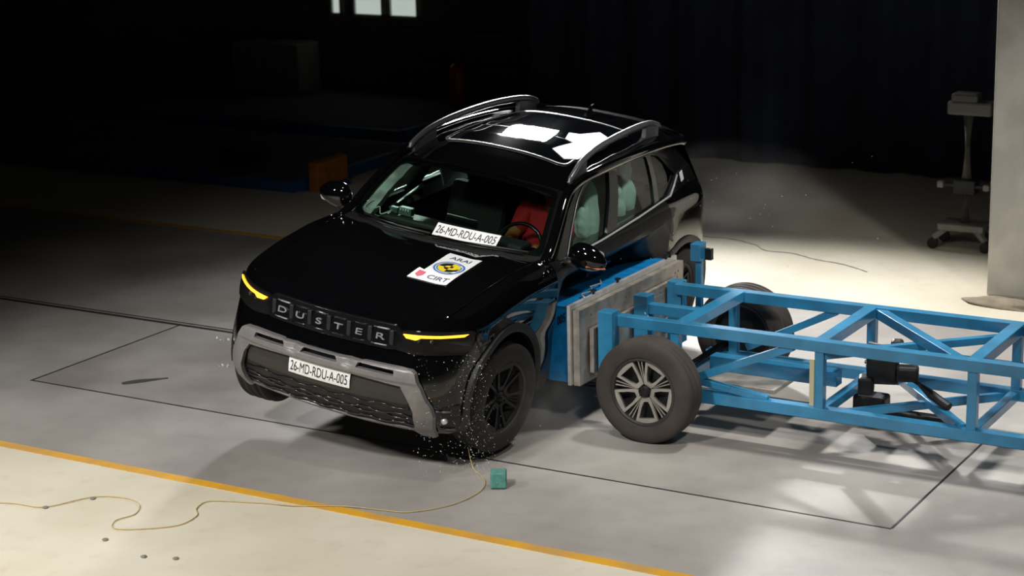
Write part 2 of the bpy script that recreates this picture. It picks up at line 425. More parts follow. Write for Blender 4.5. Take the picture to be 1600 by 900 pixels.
def dent(y, z):
    return .27*sst(y, -.76, -.46)*(1-sst(y, .38, 1.12))*(1-sst(z, .80, 1.03))
def crease(v):
    if v.x > .5:
        d = dent(v.y, v.z)
        if d > .002:
            k = d/.27
            n1 = noise.noise(v*5.0)*.045*k+noise.noise(v*13.0)*.015*k
            v = Vector((v.x-d*(v.x/.9)+n1*min(1, (1-abs(v.x-.9)*2)), v.y+noise.noise(v*7+Vector((3, 1, 2)))*.02*k, v.z+noise.noise(v*8)*.02*k))
    return v
def top_z(x, y):
    z = H(y)
    if y < -.6: z += .02*(1-(x/.82)**2)+.010*math.exp(-((abs(x)-.50)/.05)**2)*sst(y, -2.0, -1.6)
    return z
rings = [body_ring(z) for z in (.22, .25, .29, .33, .38, .43, .48, .53, .58, .63, .68, .73, .78, .815)]
rings += [body_ring(None, d) for d in (-.12, -.085, -.05, -.022, 0)]
edge = rings[-1]
for s in (.975, .94, .88, .80, .70, .60, .5, .38, .25, .12):
    r = []
    for v in edge:
        sp = Vector((0, max(-1.15, min(1.25, v.y)), 0)); q = Vector((v.x, v.y, 0)); p = sp+(q-sp)*s
        r.append(Vector((p.x, p.y, top_z(p.x, p.y)+(-.0 if s < .97 else -.002))))
    rings.append(r)
bm = bmesh.new(); n = len(edge); G = []
for r in rings:
    row = [bm.verts.new(crease(v)) for v in r]+[bm.verts.new(crease(Vector((-v.x, v.y, v.z)))) for v in r[-2:0:-1]]
    G.append(row)
NN = len(G[0])
for A, B in zip(G, G[1:]):
    for k in range(NN): bm.faces.new((A[k], A[(k+1) % NN], B[(k+1) % NN], B[k]))
# close bottom and top with ladders across the centre
def ladder(row, flip):
    for k in range(n-1):
        a, b = row[k], row[k+1]; c = row[(NN-k-1) % NN]; d = row[(NN-k) % NN]
        vs = []
        for v in (a, b, c, d):
            if v not in vs: vs.append(v)
        if len(vs) > 2: 
            try: bm.faces.new(vs)
            except Exception: pass
ladder(G[0], 0); ladder(G[-1], 1)
bmesh.ops.recalc_face_normals(bm, faces=bm.faces)
body = from_bm('body_shell', bm, PAINT, None)
# wheel wells and cabin
HUBS = [(.80, -1.345, .355), (-.80, -1.42, .30), (.80, 1.31, .40), (-.80, 1.31, .34)]
def cyl(c, r, l, seg=48):
    bm = bmesh.new(); bmesh.ops.create_cone(bm, cap_ends=True, segments=seg, radius1=r, radius2=r, depth=l, matrix=Matrix.Translation(c) @ Matrix.Rotation(PI/2, 4, 'Y'))
    me = bpy.data.meshes.new('c'); bm.to_mesh(me); bm.free(); o = bpy.data.objects.new('c', me); COL.objects.link(o); return o
WELL = [(.80, -1.37, .40), (-.80, -1.37, .40), (.80, 1.31, .40), (-.80, 1.31, .40)]
for c in WELL:
    boolean(body, cyl((c[0]*1.0, c[1], c[2]), .405, .56))
cb = box('c', (0, .55, .98), (1.20, 2.34, 1.16), None, None, .02); boolean(body, cb)
# split into panels by location
me = body.data; bm0 = bmesh.new(); bm0.from_mesh(me)
def region(c, nrm):
    ax = abs(c.x)
    inside_cab = ax < .602 and -.63 < c.y < 1.73 and c.z > .39
    if inside_cab and not (c.z > H(c.y)-.03 and c.y < -.62): return 'floor_pan'
    for w_ in WELL:
        if (Vector((0, c.y-w_[1], c.z-w_[2]))).length < .41 and ax < .875 and abs(nrm.x) < .5 and ax > .50: return 'wheel_liner'
    if c.z < .23: return 'wheel_liner'
    if c.y < -.84-.0*ax and c.y > FY(c.x, .935)+.02 and ax < .735 and c.z > .93: return 'hood'
    if c.y < -1.62 and c.z < .93 and (c.y < -1.72 or c.z < .86): return 'front_bumper'
    if ax > .52 and c.z > .36 and c.z < H(c.y)+.02:
        s = 'L' if c.x > 0 else 'R'
        if -.74 < c.y < .19 and abs(nrm.z) < .95: return 'front_door'+s
        if .19 < c.y < 1.06 and not (c.y > .88 and c.z < .80 and (Vector((0, c.y-1.31, c.z-.4)).length < .47)): return 'rear_door'+s
    if c.z < .36 and -1.0 < c.y < .9: return 'sill'+('L' if c.x > 0 else 'R')
    if c.y > 1.75 and ax < .7 and c.z > .7: return 'tailgate'
    if c.y > 1.68 and c.z < .72: return 'rear_bumper'
    return 'body_shell'
groups = {}
for f in bm0.faces: groups.setdefault(region(f.calc_center_median(), f.normal), []).append(f.index)
PM = {'floor_pan': SEAT, 'wheel_liner': CLAD, 'sill': CLAD, 'front_bumper': PAINT}
for key, idx in groups.items():
    nm = key.rstrip('LR') if key[-1] in 'LR' else key
    b = bm0.copy(); b.faces.ensure_lookup_table(); ids = set(idx)
    bmesh.ops.delete(b, geom=[f for f in b.faces if f.index not in ids], context='FACES')
    # panel gap lip
    if nm in ('hood', 'front_door', 'rear_door', 'tailgate'):
        be = [e for e in b.edges if e.is_boundary]
        r = bmesh.ops.extrude_edge_only(b, edges=be)
        for v in r['geom']:
            if isinstance(v, bmesh.types.BMVert):
                v.co += (Vector((0, 0, -.012)) if nm == 'hood' else Vector((-.012 if v.co.x > 0 else .012, 0, 0)))
        bmesh.ops.translate(b, verts=b.verts, vec=(0, 0, 0))
    me2 = bpy.data.meshes.new(nm); b.to_mesh(me2); b.free()
    mm = PM.get(nm, PAINT)
    if key in ('front_doorL', 'rear_doorL'): mm = PAINT_D
    o = link(nm, me2, mm, CAR); smooth_angle(o, 28)
    if key in ('front_doorL', 'rear_doorL'): o['label'] = 'black door pushed in and creased by the blue barrier'
bm0.free(); bpy.data.objects.remove(body); bpy.data.meshes.remove(me)

# front trim mapped on the fascia surface
def onF(off=0.0):
    return lambda u, v, w_: Vector((u, FY(u, v)-off+w_*(-1), v))
def mir(L): return [(-x, z) for x, z in L][::-1]
def fplate(name, loops, thick, off, m, sub=.05): return plate(loops, thick, onF(off), name, m, CAR, sub)
# grille band
band = [(.50, .77), (.50, .865), (.44, .905), (-.44, .905), (-.50, .865), (-.50, .77), (-.44, .755), (.44, .755)]
fplate('grille', [rounded(band, .02)], .016, .006, PIANO)
for z, hh in ((.873, .006), (.775, .005)):
    for i in range(6):
        x = -.36+.144*i
        pts = [Vector((q, FY(q, z)-.018, z)) for q in [(x-.05+.1*k/4) for k in range(5)]]
        tube('grille_bar', pts, hh, LETTER if i in (0, 5) else PIANO, CAR, 6)
for i in range(7):
    x = -.432+.144*i; y = FY(x, .82)-.014
    bm = bmesh.new(); add_box(bm, (x, y, .82), (.03, .016, .11), Matrix.Rotation(.2*x, 3, 'Z'), .006); from_bm('grille_block', bm, INK, CAR)
for i, ch in enumerate('DUSTER'):
    x0 = -.36+.144*i
    me = text_mesh(ch, .058, .004, .0)
    map_mesh(me, lambda c: Vector((x0+c.x*1.85, FY(x0+c.x*1.85, .822+c.y*.9)-.022-c.z, .822+c.y*.9)))
    o = link('emblem_letter', me, LETTER, CAR)
for s in (-1, 1):
    hl = [(.47, .76), (.47, .868), (.52, .882), (.86, .905), (.868, .80), (.845, .765), (.60, .75)]
    hl = hl if s > 0 else mir(hl)
    h_ = fplate('headlight', [rounded(hl, .015)], .02, .004, LENS)
    dr = [(.502, .862), (.60, .868), (.72, .876), (.842, .889), (.826, .874), (.72, .862), (.612, .854), (.585, .838), (.525, .842)]
    dr = dr if s > 0 else mir(dr)
    d_ = plate([dr], .008, onF(.02), 'indicator_light', ORANGE, h_, .03)
    d_['label'] = 'lit orange indicator strip'
    for k in range(2):
        bx = (.60+.07*k)*s; bm = bmesh.new(); bmesh.ops.create_uvsphere(bm, u_segments=12, v_segments=8, radius=.014, matrix=Matrix.Translation((bx, FY(bx, .83)-.012, .835)))
        from_bm('projector_lens', bm, CHROME if False else LENS, h_, True)
# charcoal panel and lower mesh
fplate('bumper_panel', [rounded([(-.60, .44), (-.55, .60), (.55, .60), (.60, .44)], .015)], .014, .006, PANELG)
fplate('lower_grille', [rounded([(-.68, .25), (-.60, .442), (.60, .442), (.68, .25)], .015)], .012, .004, CLAD)
bm = bmesh.new()
for z in (.405, .37, .335, .30):
    lim = .60+(.44-z)*.28
    pts = []
    N_ = 60
    for i in range(N_+1):
        x = -lim+2*lim*i/N_; ph = ((x+.9)/.22) % 1; dz = .014*max(0, min(1, 3*(abs(ph-.5)*2-.35)))*(1 if z in (.405, .335) else -1)
        pts.append(Vector((x, FY(x, z+dz)-.014, z+dz)))
    add_tube(bm, pts, .0055, 6)
from_bm('grille_slats', bm, PIANO, CAR, True)
tube('bumper_lip', [Vector((x, FY(x, .262)-.012, .262)) for x in [-.66+1.32*i/30 for i in range(31)]], .010, SATIN, CAR, 8)
# skid plate frame with three slots
out_ = [(.262, .668), (.275, .668), (.30, .672), (.52, .672), (.605, .668), (.635, .655), (.668, .585), (.735, .44), (.748, .38), (.735, .30), (.715, .205),
        (.64, .215), (.612, .252), (.635, .30), (.640, .40), (.600, .50), (.557, .562), (.20, .582)]
half = out_
loop = half+[(-x, z) for x, z in half[::-1]]
# notch: centre section slightly recessed between slots
slots = [[(.275, .662), (.508, .655), (.514, .622), (.262, .628)], [(-.118, .664), (.118, .664), (.137, .630), (-.137, .630)]]
slots.append([(-x, z) for x, z in slots[0]][::-1])
def skid_fn(u, v, w_):
    o_ = .024+.014*sst(v, .57, .60)*(1-sst(v, .66, .675)) + (.016*sst(abs(u), .60, .68))
    for cx in (-.2, .2):
        o_ -= .012*math.exp(-((u-cx)/.03)**2)*sst(v, .60, .64)
    return Vector((u, FY(u, v)-o_-w_, v))
sk = plate([loop]+[rounded(s_, .008) for s_ in slots], .036, skid_fn, 'skid_plate', GUN, CAR, .035)
md = sk.modifiers.new('bev', 'BEVEL'); md.width = .006; md.segments = 2; md.limit_method = 'ANGLE'; md.angle_limit = math.radians(40)
for cx, w_ in ((0, .25), (.39, .25), (-.39, .25)):
    bm = bmesh.new()
    x0, x1 = cx-w_/2, cx+w_/2; 
    add_box(bm, (cx, FY(cx, .645)-.004, .645), (w_*.96, .012, .05), Matrix.Rotation(.4*cx, 3, 'Z'), .003); from_bm('air_slot', bm, INK, CAR)
# air intakes beside the skid plate with fog lamps
for s in (-1, 1):
    for z in (.405, .27):
        pts = [Vector((s*x, FY(x, z)-.012, z)) for x in (.745, .78, .815)]
        tube('intake_trim', pts, .007, SATIN, CAR, 6)
    bm = bmesh.new(); bmesh.ops.create_uvsphere(bm, u_segments=16, v_segments=8, radius=.022, matrix=Matrix.Translation((s*.775, FY(.775, .335)-.004, .335)))
    from_bm('fog_lamp', bm, CHROME, CAR, True)
    fplate('side_cladding', [rounded([(s*.76, .24), (s*.77, .43), (s*.855, .45), (s*.85, .24)][::s], .01)], .012, -.002, CLAD)
# number label on the bumper
def label_plate(name, fn, w_, h_, txt, size, xs=1.0, parent=CAR):
    o = plate([[(-w_/2, -h_/2), (w_/2, -h_/2), (w_/2, h_/2), (-w_/2, h_/2)]], .004, fn, name, WHITE, parent, .05)
    o['label'] = 'white sticker printed '+txt
    me = text_mesh(txt, size, .0008, .0)
    bw = max(v.co.x for v in me.vertices)-min(v.co.x for v in me.vertices); k = (w_*.93)/bw*xs
    bh = max(v.co.y for v in me.vertices)-min(v.co.y for v in me.vertices); ky = h_*.62/bh
    cx = (max(v.co.x for v in me.vertices)+min(v.co.x for v in me.vertices))/2; cyy = (max(v.co.y for v in me.vertices)+min(v.co.y for v in me.vertices))/2
    map_mesh(me, lambda c: fn((c.x-cx)*k, (c.y-cyy)*ky, .003+c.z)); link('printed_number', me, INK, o); return o
label_plate('number_sticker', lambda u, v, w_: Vector((u*1.0, FY(u, .525+v)-.026-w_, .525+v)), .45, .098, '26-MD-RDU-A-005', .1)

# hood sticker: L-shaped
def hoodfn(u, v, w_): return Vector((u, v, top_z(u, v)+.004+w_))
hs = plate([[(.255, -1.06), (.50, -1.07), (.49, -1.50), (.205, -1.505), (.208, -1.36), (.252, -1.375)]], .003, hoodfn, 'test_sticker', WHITE, CAR, .05)
hs['label'] = 'white sticker with yellow and black target roundel'
def disc(cx, cy, r, a0=0, a1=2*PI, n=36, ry=None):
    L = [(cx+r*math.cos(a0+(a1-a0)*i/n), cy+(ry or r)*math.sin(a0+(a1-a0)*i/n)) for i in range(n if a1-a0 > 6.28 else n+1)]
    if a1-a0 < 6.28: L.append((cx, cy))
    return L
def up_(h): return lambda u, v, w_: hoodfn(u, v, w_+h)
DC = (.375, -1.275)
plate([disc(*DC, .105, ry=.095)], .0012, up_(.0022), 'target_ring', INKB, hs, .08)
plate([disc(*DC, .092, ry=.082)], .0012, up_(.0030), 'target_ring', WHITE, hs, .08)
plate([disc(*DC, .086, ry=.077)], .0012, up_(.0034), 'target_ring', INKB, hs, .08)
plate([disc(*DC, .076, ry=.068)], .0012, up_(.0042), 'target_disc', YEL, hs, .08)
for a in (PI/4, PI*5/4, PI*3/4+.0, PI*7/4):
    if a in (PI/4, PI*5/4):
        L = [(DC[0]+.072*math.cos(a+PI/4+t), DC[1]+.064*math.sin(a+PI/4+t)) for t in [k*(PI/2)/8 for k in range(9)]]
        L += [(DC[0]+.035*math.cos(a+PI/4+t), DC[1]+.031*math.sin(a+PI/4+t)) for t in [k*(PI/2)/8 for k in range(8, -1, -1)]]
    else:
        L = disc(DC[0], DC[1], .035, a-PI/4-PI/2, a+PI/4-PI/2, 8, .031)
    plate([L], .0012, up_(.0050), 'target_quadrant', INK, hs, .08)
def hood_text(t, cx, cy, w_, h_, m):
    me = text_mesh(t, .1, .0004, .0012)
    X0 = [v.co.x for v in me.vertices]; Y0 = [v.co.y for v in me.vertices]; kx = w_/(max(X0)-min(X0)); ky = h_/(max(Y0)-min(Y0)); mx_ = (max(X0)+min(X0))/2; my = (max(Y0)+min(Y0))/2
    map_mesh(me, lambda c: hoodfn(cx+(c.x-mx_)*kx, cy+(c.y-my)*ky, .0028+c.z)); link('printed_letters', me, m, hs)
hood_text('ARAI', .375, -1.13, .15, .042, NAVY); hood_text('CIRT', .395, -1.445, .15, .05, NAVY)
plate([[(.232, -1.395), (.285, -1.405), (.285, -1.45), (.262, -1.478), (.232, -1.455)]], .0012, up_(.0024), 'red_shield', REDI, hs, .08)

# ------------------------------------------------------------------ greenhouse
def wsurf(a, t, off=0.0):
    # a -1..1 across, t 0..1 up the windshield
    yb = -.70-.155*(1-a*a); zb = 1.108+.012*(1-a*a)-.0
    yt = -.275-.085*(1-a*a); zt = 1.445+.040*(1-a*a)
    xb, xt = .735, .607
    x = a*(xb+(xt-xb)*t); y = yb+(yt-yb)*t; z = zb+(zt-zb)*t+.022*math.sin(PI*t)
    return Vector((x, y, z))+Vector((0, -.62, .78))*off
ws = plate([rounded([(-1, -0.0), (1, 0), (1, 1), (-1, 1)], .09, 6)], .006, lambda u, v, w_: wsurf(u, v, w_), 'windshield', WS, CAR, .12)
# black frit border
inner = rounded([(-.955, .055), (.955, .055), (.955, .93), (-.955, .93)], .13, 8)
plate([[(-1.03, -.02), (1.03, -.02), (1.03, 1.03), (-1.03, 1.03)], inner], .004, lambda u, v, w_: wsurf(u, v, w_-.009), 'windshield_border', PIANO, CAR, .12)
def wsfn(u, v, w_):  # u metres across, v metres up, glass sticker
    t = v/.54; x = u; hw = .735+(.607-.735)*t; return wsurf(x/hw, t, w_+.006)
label_plate('number_sticker', lambda u, v, w_: wsfn(.212+u, .052+v*1.0-.0*u, w_), .45, .082, '26-MD-RDU-A-005', .1)
def rz(y): return interp(y, [(-.40, 1.470), (-.30, 1.502), (-.15, 1.545), (0, 1.572), (.25, 1.598), (.6, 1.612), (1.0, 1.608), (1.4, 1.585), (1.62, 1.560), (1.75, 1.535)])
def rw(y): return interp(y, [(-.36, .60), (-.1, .645), (.2, .665), (1.0, .655), (1.75, .60)])
def rsurf(a, y, off=0.0):
    hw = rw(y); x = a*hw; yy = y-.0+(.085*a*a if y < .3 else .0)*(1-sst(y, -.36, .3))
    return Vector((x, yy, rz(y)-.085*abs(a)**2.6+off))
def grid_shell(name, fn, nu, nv, thick, m, parent, dirn=Vector((0, 0, -1))):
    bm = bmesh.new(); T = [[bm.verts.new(fn(i/nu, j/nv)) for i in range(nu+1)] for j in range(nv+1)]
    Bt = [[bm.verts.new(T[j][i].co+dirn*thick) for i in range(nu+1)] for j in range(nv+1)]
    for j in range(nv):
        for i in range(nu):
            bm.faces.new((T[j][i], T[j][i+1], T[j+1][i+1], T[j+1][i])); bm.faces.new((Bt[j][i], Bt[j+1][i], Bt[j+1][i+1], Bt[j][i+1]))
    def side(A, B):
        for i in range(len(A)-1): bm.faces.new((A[i], B[i], B[i+1], A[i+1]))
    side(T[0], Bt[0]); side(T[-1][::-1], Bt[-1][::-1]); side([r[0] for r in T][::-1], [r[0] for r in Bt][::-1]); side([r[-1] for r in T], [r[-1] for r in Bt])
    return smooth_angle(from_bm(name, bm, m, parent), 40)
grid_shell('roof', lambda u, v: rsurf(-1+2*u, -.36+v*2.06), 32, 48, .025, PAINT, CAR)
# panoramic glass set in the roof
def rfn(u, v, w_): return rsurf(u/rw(v), v, .004+w_)
plate([rounded([(-.475, .02), (.475, .02), (.455, .46), (-.455, .46)], .06, 6)], .006, rfn, 'roof_glass', RG, CAR, .08)
plate([rounded([(-.455, .48), (.455, .48), (.435, 1.12), (-.435, 1.12)], .05, 6)], .006, rfn, 'roof_glass', RG, CAR, .08)
loop3 = [rfn(x, y, .002) for x, y in rounded([(-.485, .008), (.485, .008), (.445, 1.135), (-.445, 1.135)], .07, 8)]
dense = []
for i in range(len(loop3)):
    a, b = loop3[i], loop3[(i+1) % len(loop3)]; k = max(1, int((a-b).length/.06)); dense += [a.lerp(b, t/k) for t in range(k)]
dense = [rfn(p.x, p.y-(.085*(p.x/rw(p.y))**2*(1-sst(p.y, -.36, .3)) if p.y < .3 else 0), .002) for p in dense]
tube('roof_glass_seal', dense, .005, CHROME, CAR, 6, True)  # bright colour stands for the reflected highlight along the glass seam
tube('roof_glass_seal', [rfn(-.45+.9*i/16, .47, .001) for i in range(17)], .003, SATIN, CAR, 6)
# roof stickers (white cross-like sheet on the roof)
rs = plate([[(.29, .20), (.43, .10), (.50, .18), (.50, .62), (.46, .78), (.33, .86), (.27, .66), (.20, .62), (.25, .47), (.33, .44)]], .003, lambda u, v, w_: rfn(u, v, w_+.006), 'roof_sticker', WHITE, CAR, .08)
rs['label'] = 'white target sheet stuck on the roof glass'
# roof rails
for s in (-1, 1):
    path = catmull([(s*.628, -.19, 1.490), (s*.618, -.08, 1.548), (s*.600, .06, 1.598), (s*.578, .35, 1.640), (s*.556, .8, 1.658), (s*.530, 1.15, 1.648), (s*.512, 1.36, 1.622), (s*.515, 1.50, 1.575)], 6)
    bm = bmesh.new(); add_tube(bm, path, [.010 if i < 2 or i > len(path)-3 else .019 for i in range(len(path))], 10, flat=1.35)
    rr = from_bm('roof_rail', bm, SATIN, CAR, True)
    for (y0, y1) in ((-.16, .10), (1.18, 1.46)):
        P = [p for p in path if y0 <= p.y <= y1]; bm = bmesh.new(); rows = []
        for p in P:
            b = rsurf(s*min(.97, abs(p.x)/rw(p.y)), p.y); zb = min(b.z, p.z)-.012
            rows.append([bm.verts.new((p.x-.014, p.y, p.z)), bm.verts.new((p.x+.014, p.y, p.z)), bm.verts.new((p.x+.02, p.y, zb)), bm.verts.new((p.x-.02, p.y, zb))])
        for A, B in zip(rows, rows[1:]):
            for k in range(4): bm.faces.new((A[k], A[(k+1) % 4], B[(k+1) % 4], B[k]))
        bm.faces.new(rows[0]); bm.faces.new(rows[-1][::-1]); from_bm('rail_foot', bm, SATIN, rr)
# side frames
def sidefn(s, off=0.0):
    return lambda u, v, w_: Vector((s*(.815-.34*(v-1.1)-.10*max(0, v-1.1)*max(0, v-1.30)*4+w_+off-.04*sst(u, 1.2, 1.8)), u, v))
Wf = [(-.491, 1.077), (-.288, 1.300), (-.114, 1.413), (.083, 1.470), (.360, 1.478), (.100, 1.098)]
Wr = [(.277, 1.125), (.481, 1.480), (.965, 1.476), (.909, 1.148)]
Wq = [(.985, 1.160), (1.030, 1.474), (1.14, 1.45), (1.333, 1.29), (1.13, 1.18)]
frame = [(-.70, 1.055), (-.60, 1.13), (-.36, 1.345), (-.15, 1.455), (.05, 1.512), (.6, 1.53), (1.2, 1.515), (1.45, 1.47), (1.66, 1.30), (1.74, 1.17), (1.1, 1.145), (.5, 1.105), (0, 1.07), (-.4, 1.05)]
for s in (-1, 1):
    fr = plate([frame, rounded(Wf, .02), rounded(Wr, .025), rounded(Wq, .02)], .03, sidefn(s, -.015), 'window_frame', PIANO, CAR, .07)
    for nm, L in (('side_window', Wf), ('side_window', Wr), ('quarter_window', Wq)):
        cxm = sum(p[0] for p in L)/len(L); czm = sum(p[1] for p in L)/len(L)
        Lg = [(cxm+(p[0]-cxm)*1.03, czm+(p[1]-czm)*1.03) for p in L]
        plate([Lg], .004, sidefn(s, -.016), nm, SG, CAR, .08)
    # A pillar and cant rail
    ap = catmull([(s*.785, -.80, 1.075), (s*.765, -.66, 1.135), (s*.715, -.46, 1.295), (s*.665, -.27, 1.43), (s*.655, -.08, 1.487), (s*.668, .15, 1.513), (s*.675, .6, 1.528), (s*.665, 1.1, 1.52), (s*.645, 1.5, 1.49), (s*.63, 1.68, 1.46)], 6)
    bm = bmesh.new(); add_tube(bm, ap, [.03 if i < 3 else .034 for i in range(len(ap))], 12); from_bm('roof_pillar', bm, PAINT, CAR, True)
    # bright belt line
    bl = [sidefn(s, .018)(y, H(y)+.006, 0) for y in [-.5+1.65*i/24 for i in range(25)]]+[sidefn(s, .012)(1.25, 1.225, 0), sidefn(s, .012)(1.345, 1.285, 0)]
    tube('belt_trim', bl, .0075, CHROME, CAR, 6)
    tube('window_trim', [sidefn(s, .004)(u, v, 0) for u, v in catmull2 ] if False else [sidefn(s, .006)(p.x, p.y, 0) for p in catmull([(-.50, 1.09, 0), (-.30, 1.31, 0), (-.12, 1.43, 0), (.08, 1.487, 0), (.5, 1.497, 0), (1.02, 1.49, 0)], 6)], .004, SATIN, CAR, 6)
    # hood to fender shut line highlight and cladding over the wheels
    for w_ in ([WELL[0], WELL[2]] if s > 0 else [WELL[1], WELL[3]]):
        bm = bmesh.new(); rows = []
        for k in range(25):
            a = math.radians(-14+208*k/24); ca, sa = math.cos(a), math.sin(a)
            r1, r2 = .398, .455
            pr = []
            for r_, xo in ((r1, .865), (r1, .905), (r1+.02, .915), (r2, .912), (r2, .865)):
                z = w_[2]+r_*sa
                if z > .9: xo -= (z-.9)*.4
                if w_[1] < 0 and ca < 0: xo -= .06*max(0, -ca-.55)
                pr.append(bm.verts.new((s*xo, w_[1]+r_*ca, z)))
            rows.append(pr)
        for A, B in zip(rows, rows[1:]):
            for k in range(5): bm.faces.new((A[k], A[(k+1) % 5], B[(k+1) % 5], B[k]))
        bm.faces.new(rows[0]); bm.faces.new(rows[-1][::-1]); smooth_angle(from_bm('wheel_arch', bm, CLAD, CAR), 35)
for s in (-1, 1):
    tube('hood_glint_tube', [Vector((s*x, y, top_z(x, y)-.001)) for x, y in [(.70+.045*t, -1.86+1.03*t) for t in [k/20 for k in range(21)]]], .006, PAINT, CAR, 6)  # thin painted tube added along the hood seam to catch a highlight
# rear end of the cabin
bm = bmesh.new()
def tg(u, v):
    a = -1+2*u; y = 1.66+.16*v+.02*(1-a*a); z = 1.53-.38*v; return Vector((a*(.60+.14*v), y, z))
o = grid_shell('rear_window', lambda u, v: tg(u, v), 16, 8, .01, RG, CAR, Vector((0, -1, 0)))
grid_shell('roof_spoiler', lambda u, v: Vector(((-1+2*u)*(.62-.02*v), 1.66+.16*v-.05*(2*u-1)**2, 1.553-.02*v-.05*abs(2*u-1)**3)), 16, 6, .03, PIANO, CAR)
for s in (-1, 1):
    tl = [(1.62, 1.02), (1.60, 1.14), (1.70, 1.15), (1.74, 1.05)]
    plate([rounded(tl, .02)], .03, lambda u, v, w_: Vector((s*(.83-.25*max(0, v-1.1)-.35*max(0, u-1.62)+w_), u, v)), 'tail_light', mat('tail_lens', (.05, .003, .004), .15, 0, .5), CAR)
# antenna
bm = bmesh.new(); pr = [(1.27, 1.598), (1.31, 1.615), (1.36, 1.665), (1.40, 1.672), (1.385, 1.63), (1.40, 1.596)]
for w__ in (-1, 1): pass
A = [bm.verts.new((-.012 if z < 1.62 else -.004, y, z)) for y, z in pr]; B = [bm.verts.new((.012 if z < 1.62 else .004, y, z)) for y, z in pr]
bm.faces.new(A); bm.faces.new(B[::-1])
for k in range(6): bm.faces.new((A[k], B[k], B[(k+1) % 6], A[(k+1) % 6]))
from_bm('roof_antenna', bm, PIANO, CAR)
# small white marker by the quarter window and the roof edge
plate([[(1.40, 1.225), (1.465, 1.235), (1.46, 1.30), (1.397, 1.29)]], .003, sidefn(1, .012), 'marker_sticker', WHITE, CAR)['label'] = 'small white square marker'
for i in range(3):
    a0 = -.16+.075*i; plate([[(a0, .0), (a0+.06, .0), (a0+.06, .022), (a0, .022)]], .003, lambda u, v, w_: Vector((.668+.036*math.cos(.9-i*.25)+.0, u*0+.02+i*.03, 1.50+.036*math.sin(.9-i*.25)+(u-a0)*.6)), 'marker_sticker', WHITE, CAR)
# mirrors
def mirror(s, tilt):
    bm = bmesh.new(); bmesh.ops.create_uvsphere(bm, u_segments=32, v_segments=20, radius=1)
    for v in bm.verts:
        x, y, z = v.co
        taper = 1-.22*x
        q = Vector((x*.135, y*.075*(1 if y < 0 else .55), z*.088*taper))
        if y > 0: q.y = min(q.y, .03)
        v.co = q
    R = Matrix.Rotation(tilt, 4, 'Y')
    for v in bm.verts:
        q = R @ v.co; v.co = Vector((s*(1.005+q.x-(.05 if s < 0 else 0)), -.57+q.y+.05*q.x, 1.135+q.z+(.03 if s < 0 else 0)))
    mr = smooth_angle(from_bm('side_mirror', bm, PAINT, CAR), 60)
    tube('mirror_arm', [(s*.80, -.585, 1.06), (s*.86, -.58, 1.075), (s*.92, -.575, 1.09)], [.03, .027, .03], CLAD, mr, 10)
    plate([rounded([(-.10, -.06), (.10, -.045), (.10, .05), (-.10, .065)], .03)], .004, lambda u, v, w_: Vector((s*(1.005+u), -.537+w_, 1.135+v)), 'mirror_glass', CHROME, mr)
    if s > 0: tube('turn_signal', [(s*1.03, -.645, 1.095), (s*1.10, -.612, 1.088), (s*1.138, -.575, 1.088)], .006, mat('signal_lens', (.75, .30, .18), .25), mr, 6)
mirror(1, .17); mirror(-1, .0)
# wipers
for (a, b, c) in (((-.62, -.80, 1.128), (-.30, -.875, 1.128), (-.05, -.885, 1.130)), ((.02, -.90, 1.128), (.34, -.86, 1.127), (.63, -.775, 1.125))):
    wp = tube('wiper', [a, b, c], [.007, .009, .006], STEEL, CAR, 6); tube('wiper_blade', [(p[0]+.03, p[1]+.02, p[2]+.012) for p in (a, b, c)], .008, PANELG, wp, 6)
plate([rounded([(-.74, -.93), (.74, -.93), (.76, -.70), (.5, -.80), (0, -.85), (-.5, -.80), (-.76, -.70)], .02)], .01, lambda u, v, w_: Vector((u, v+.17*(u/.74)**2*.8, top_z(u, v)+.004+w_)), 'wiper_cowl', CLAD, CAR, .08)
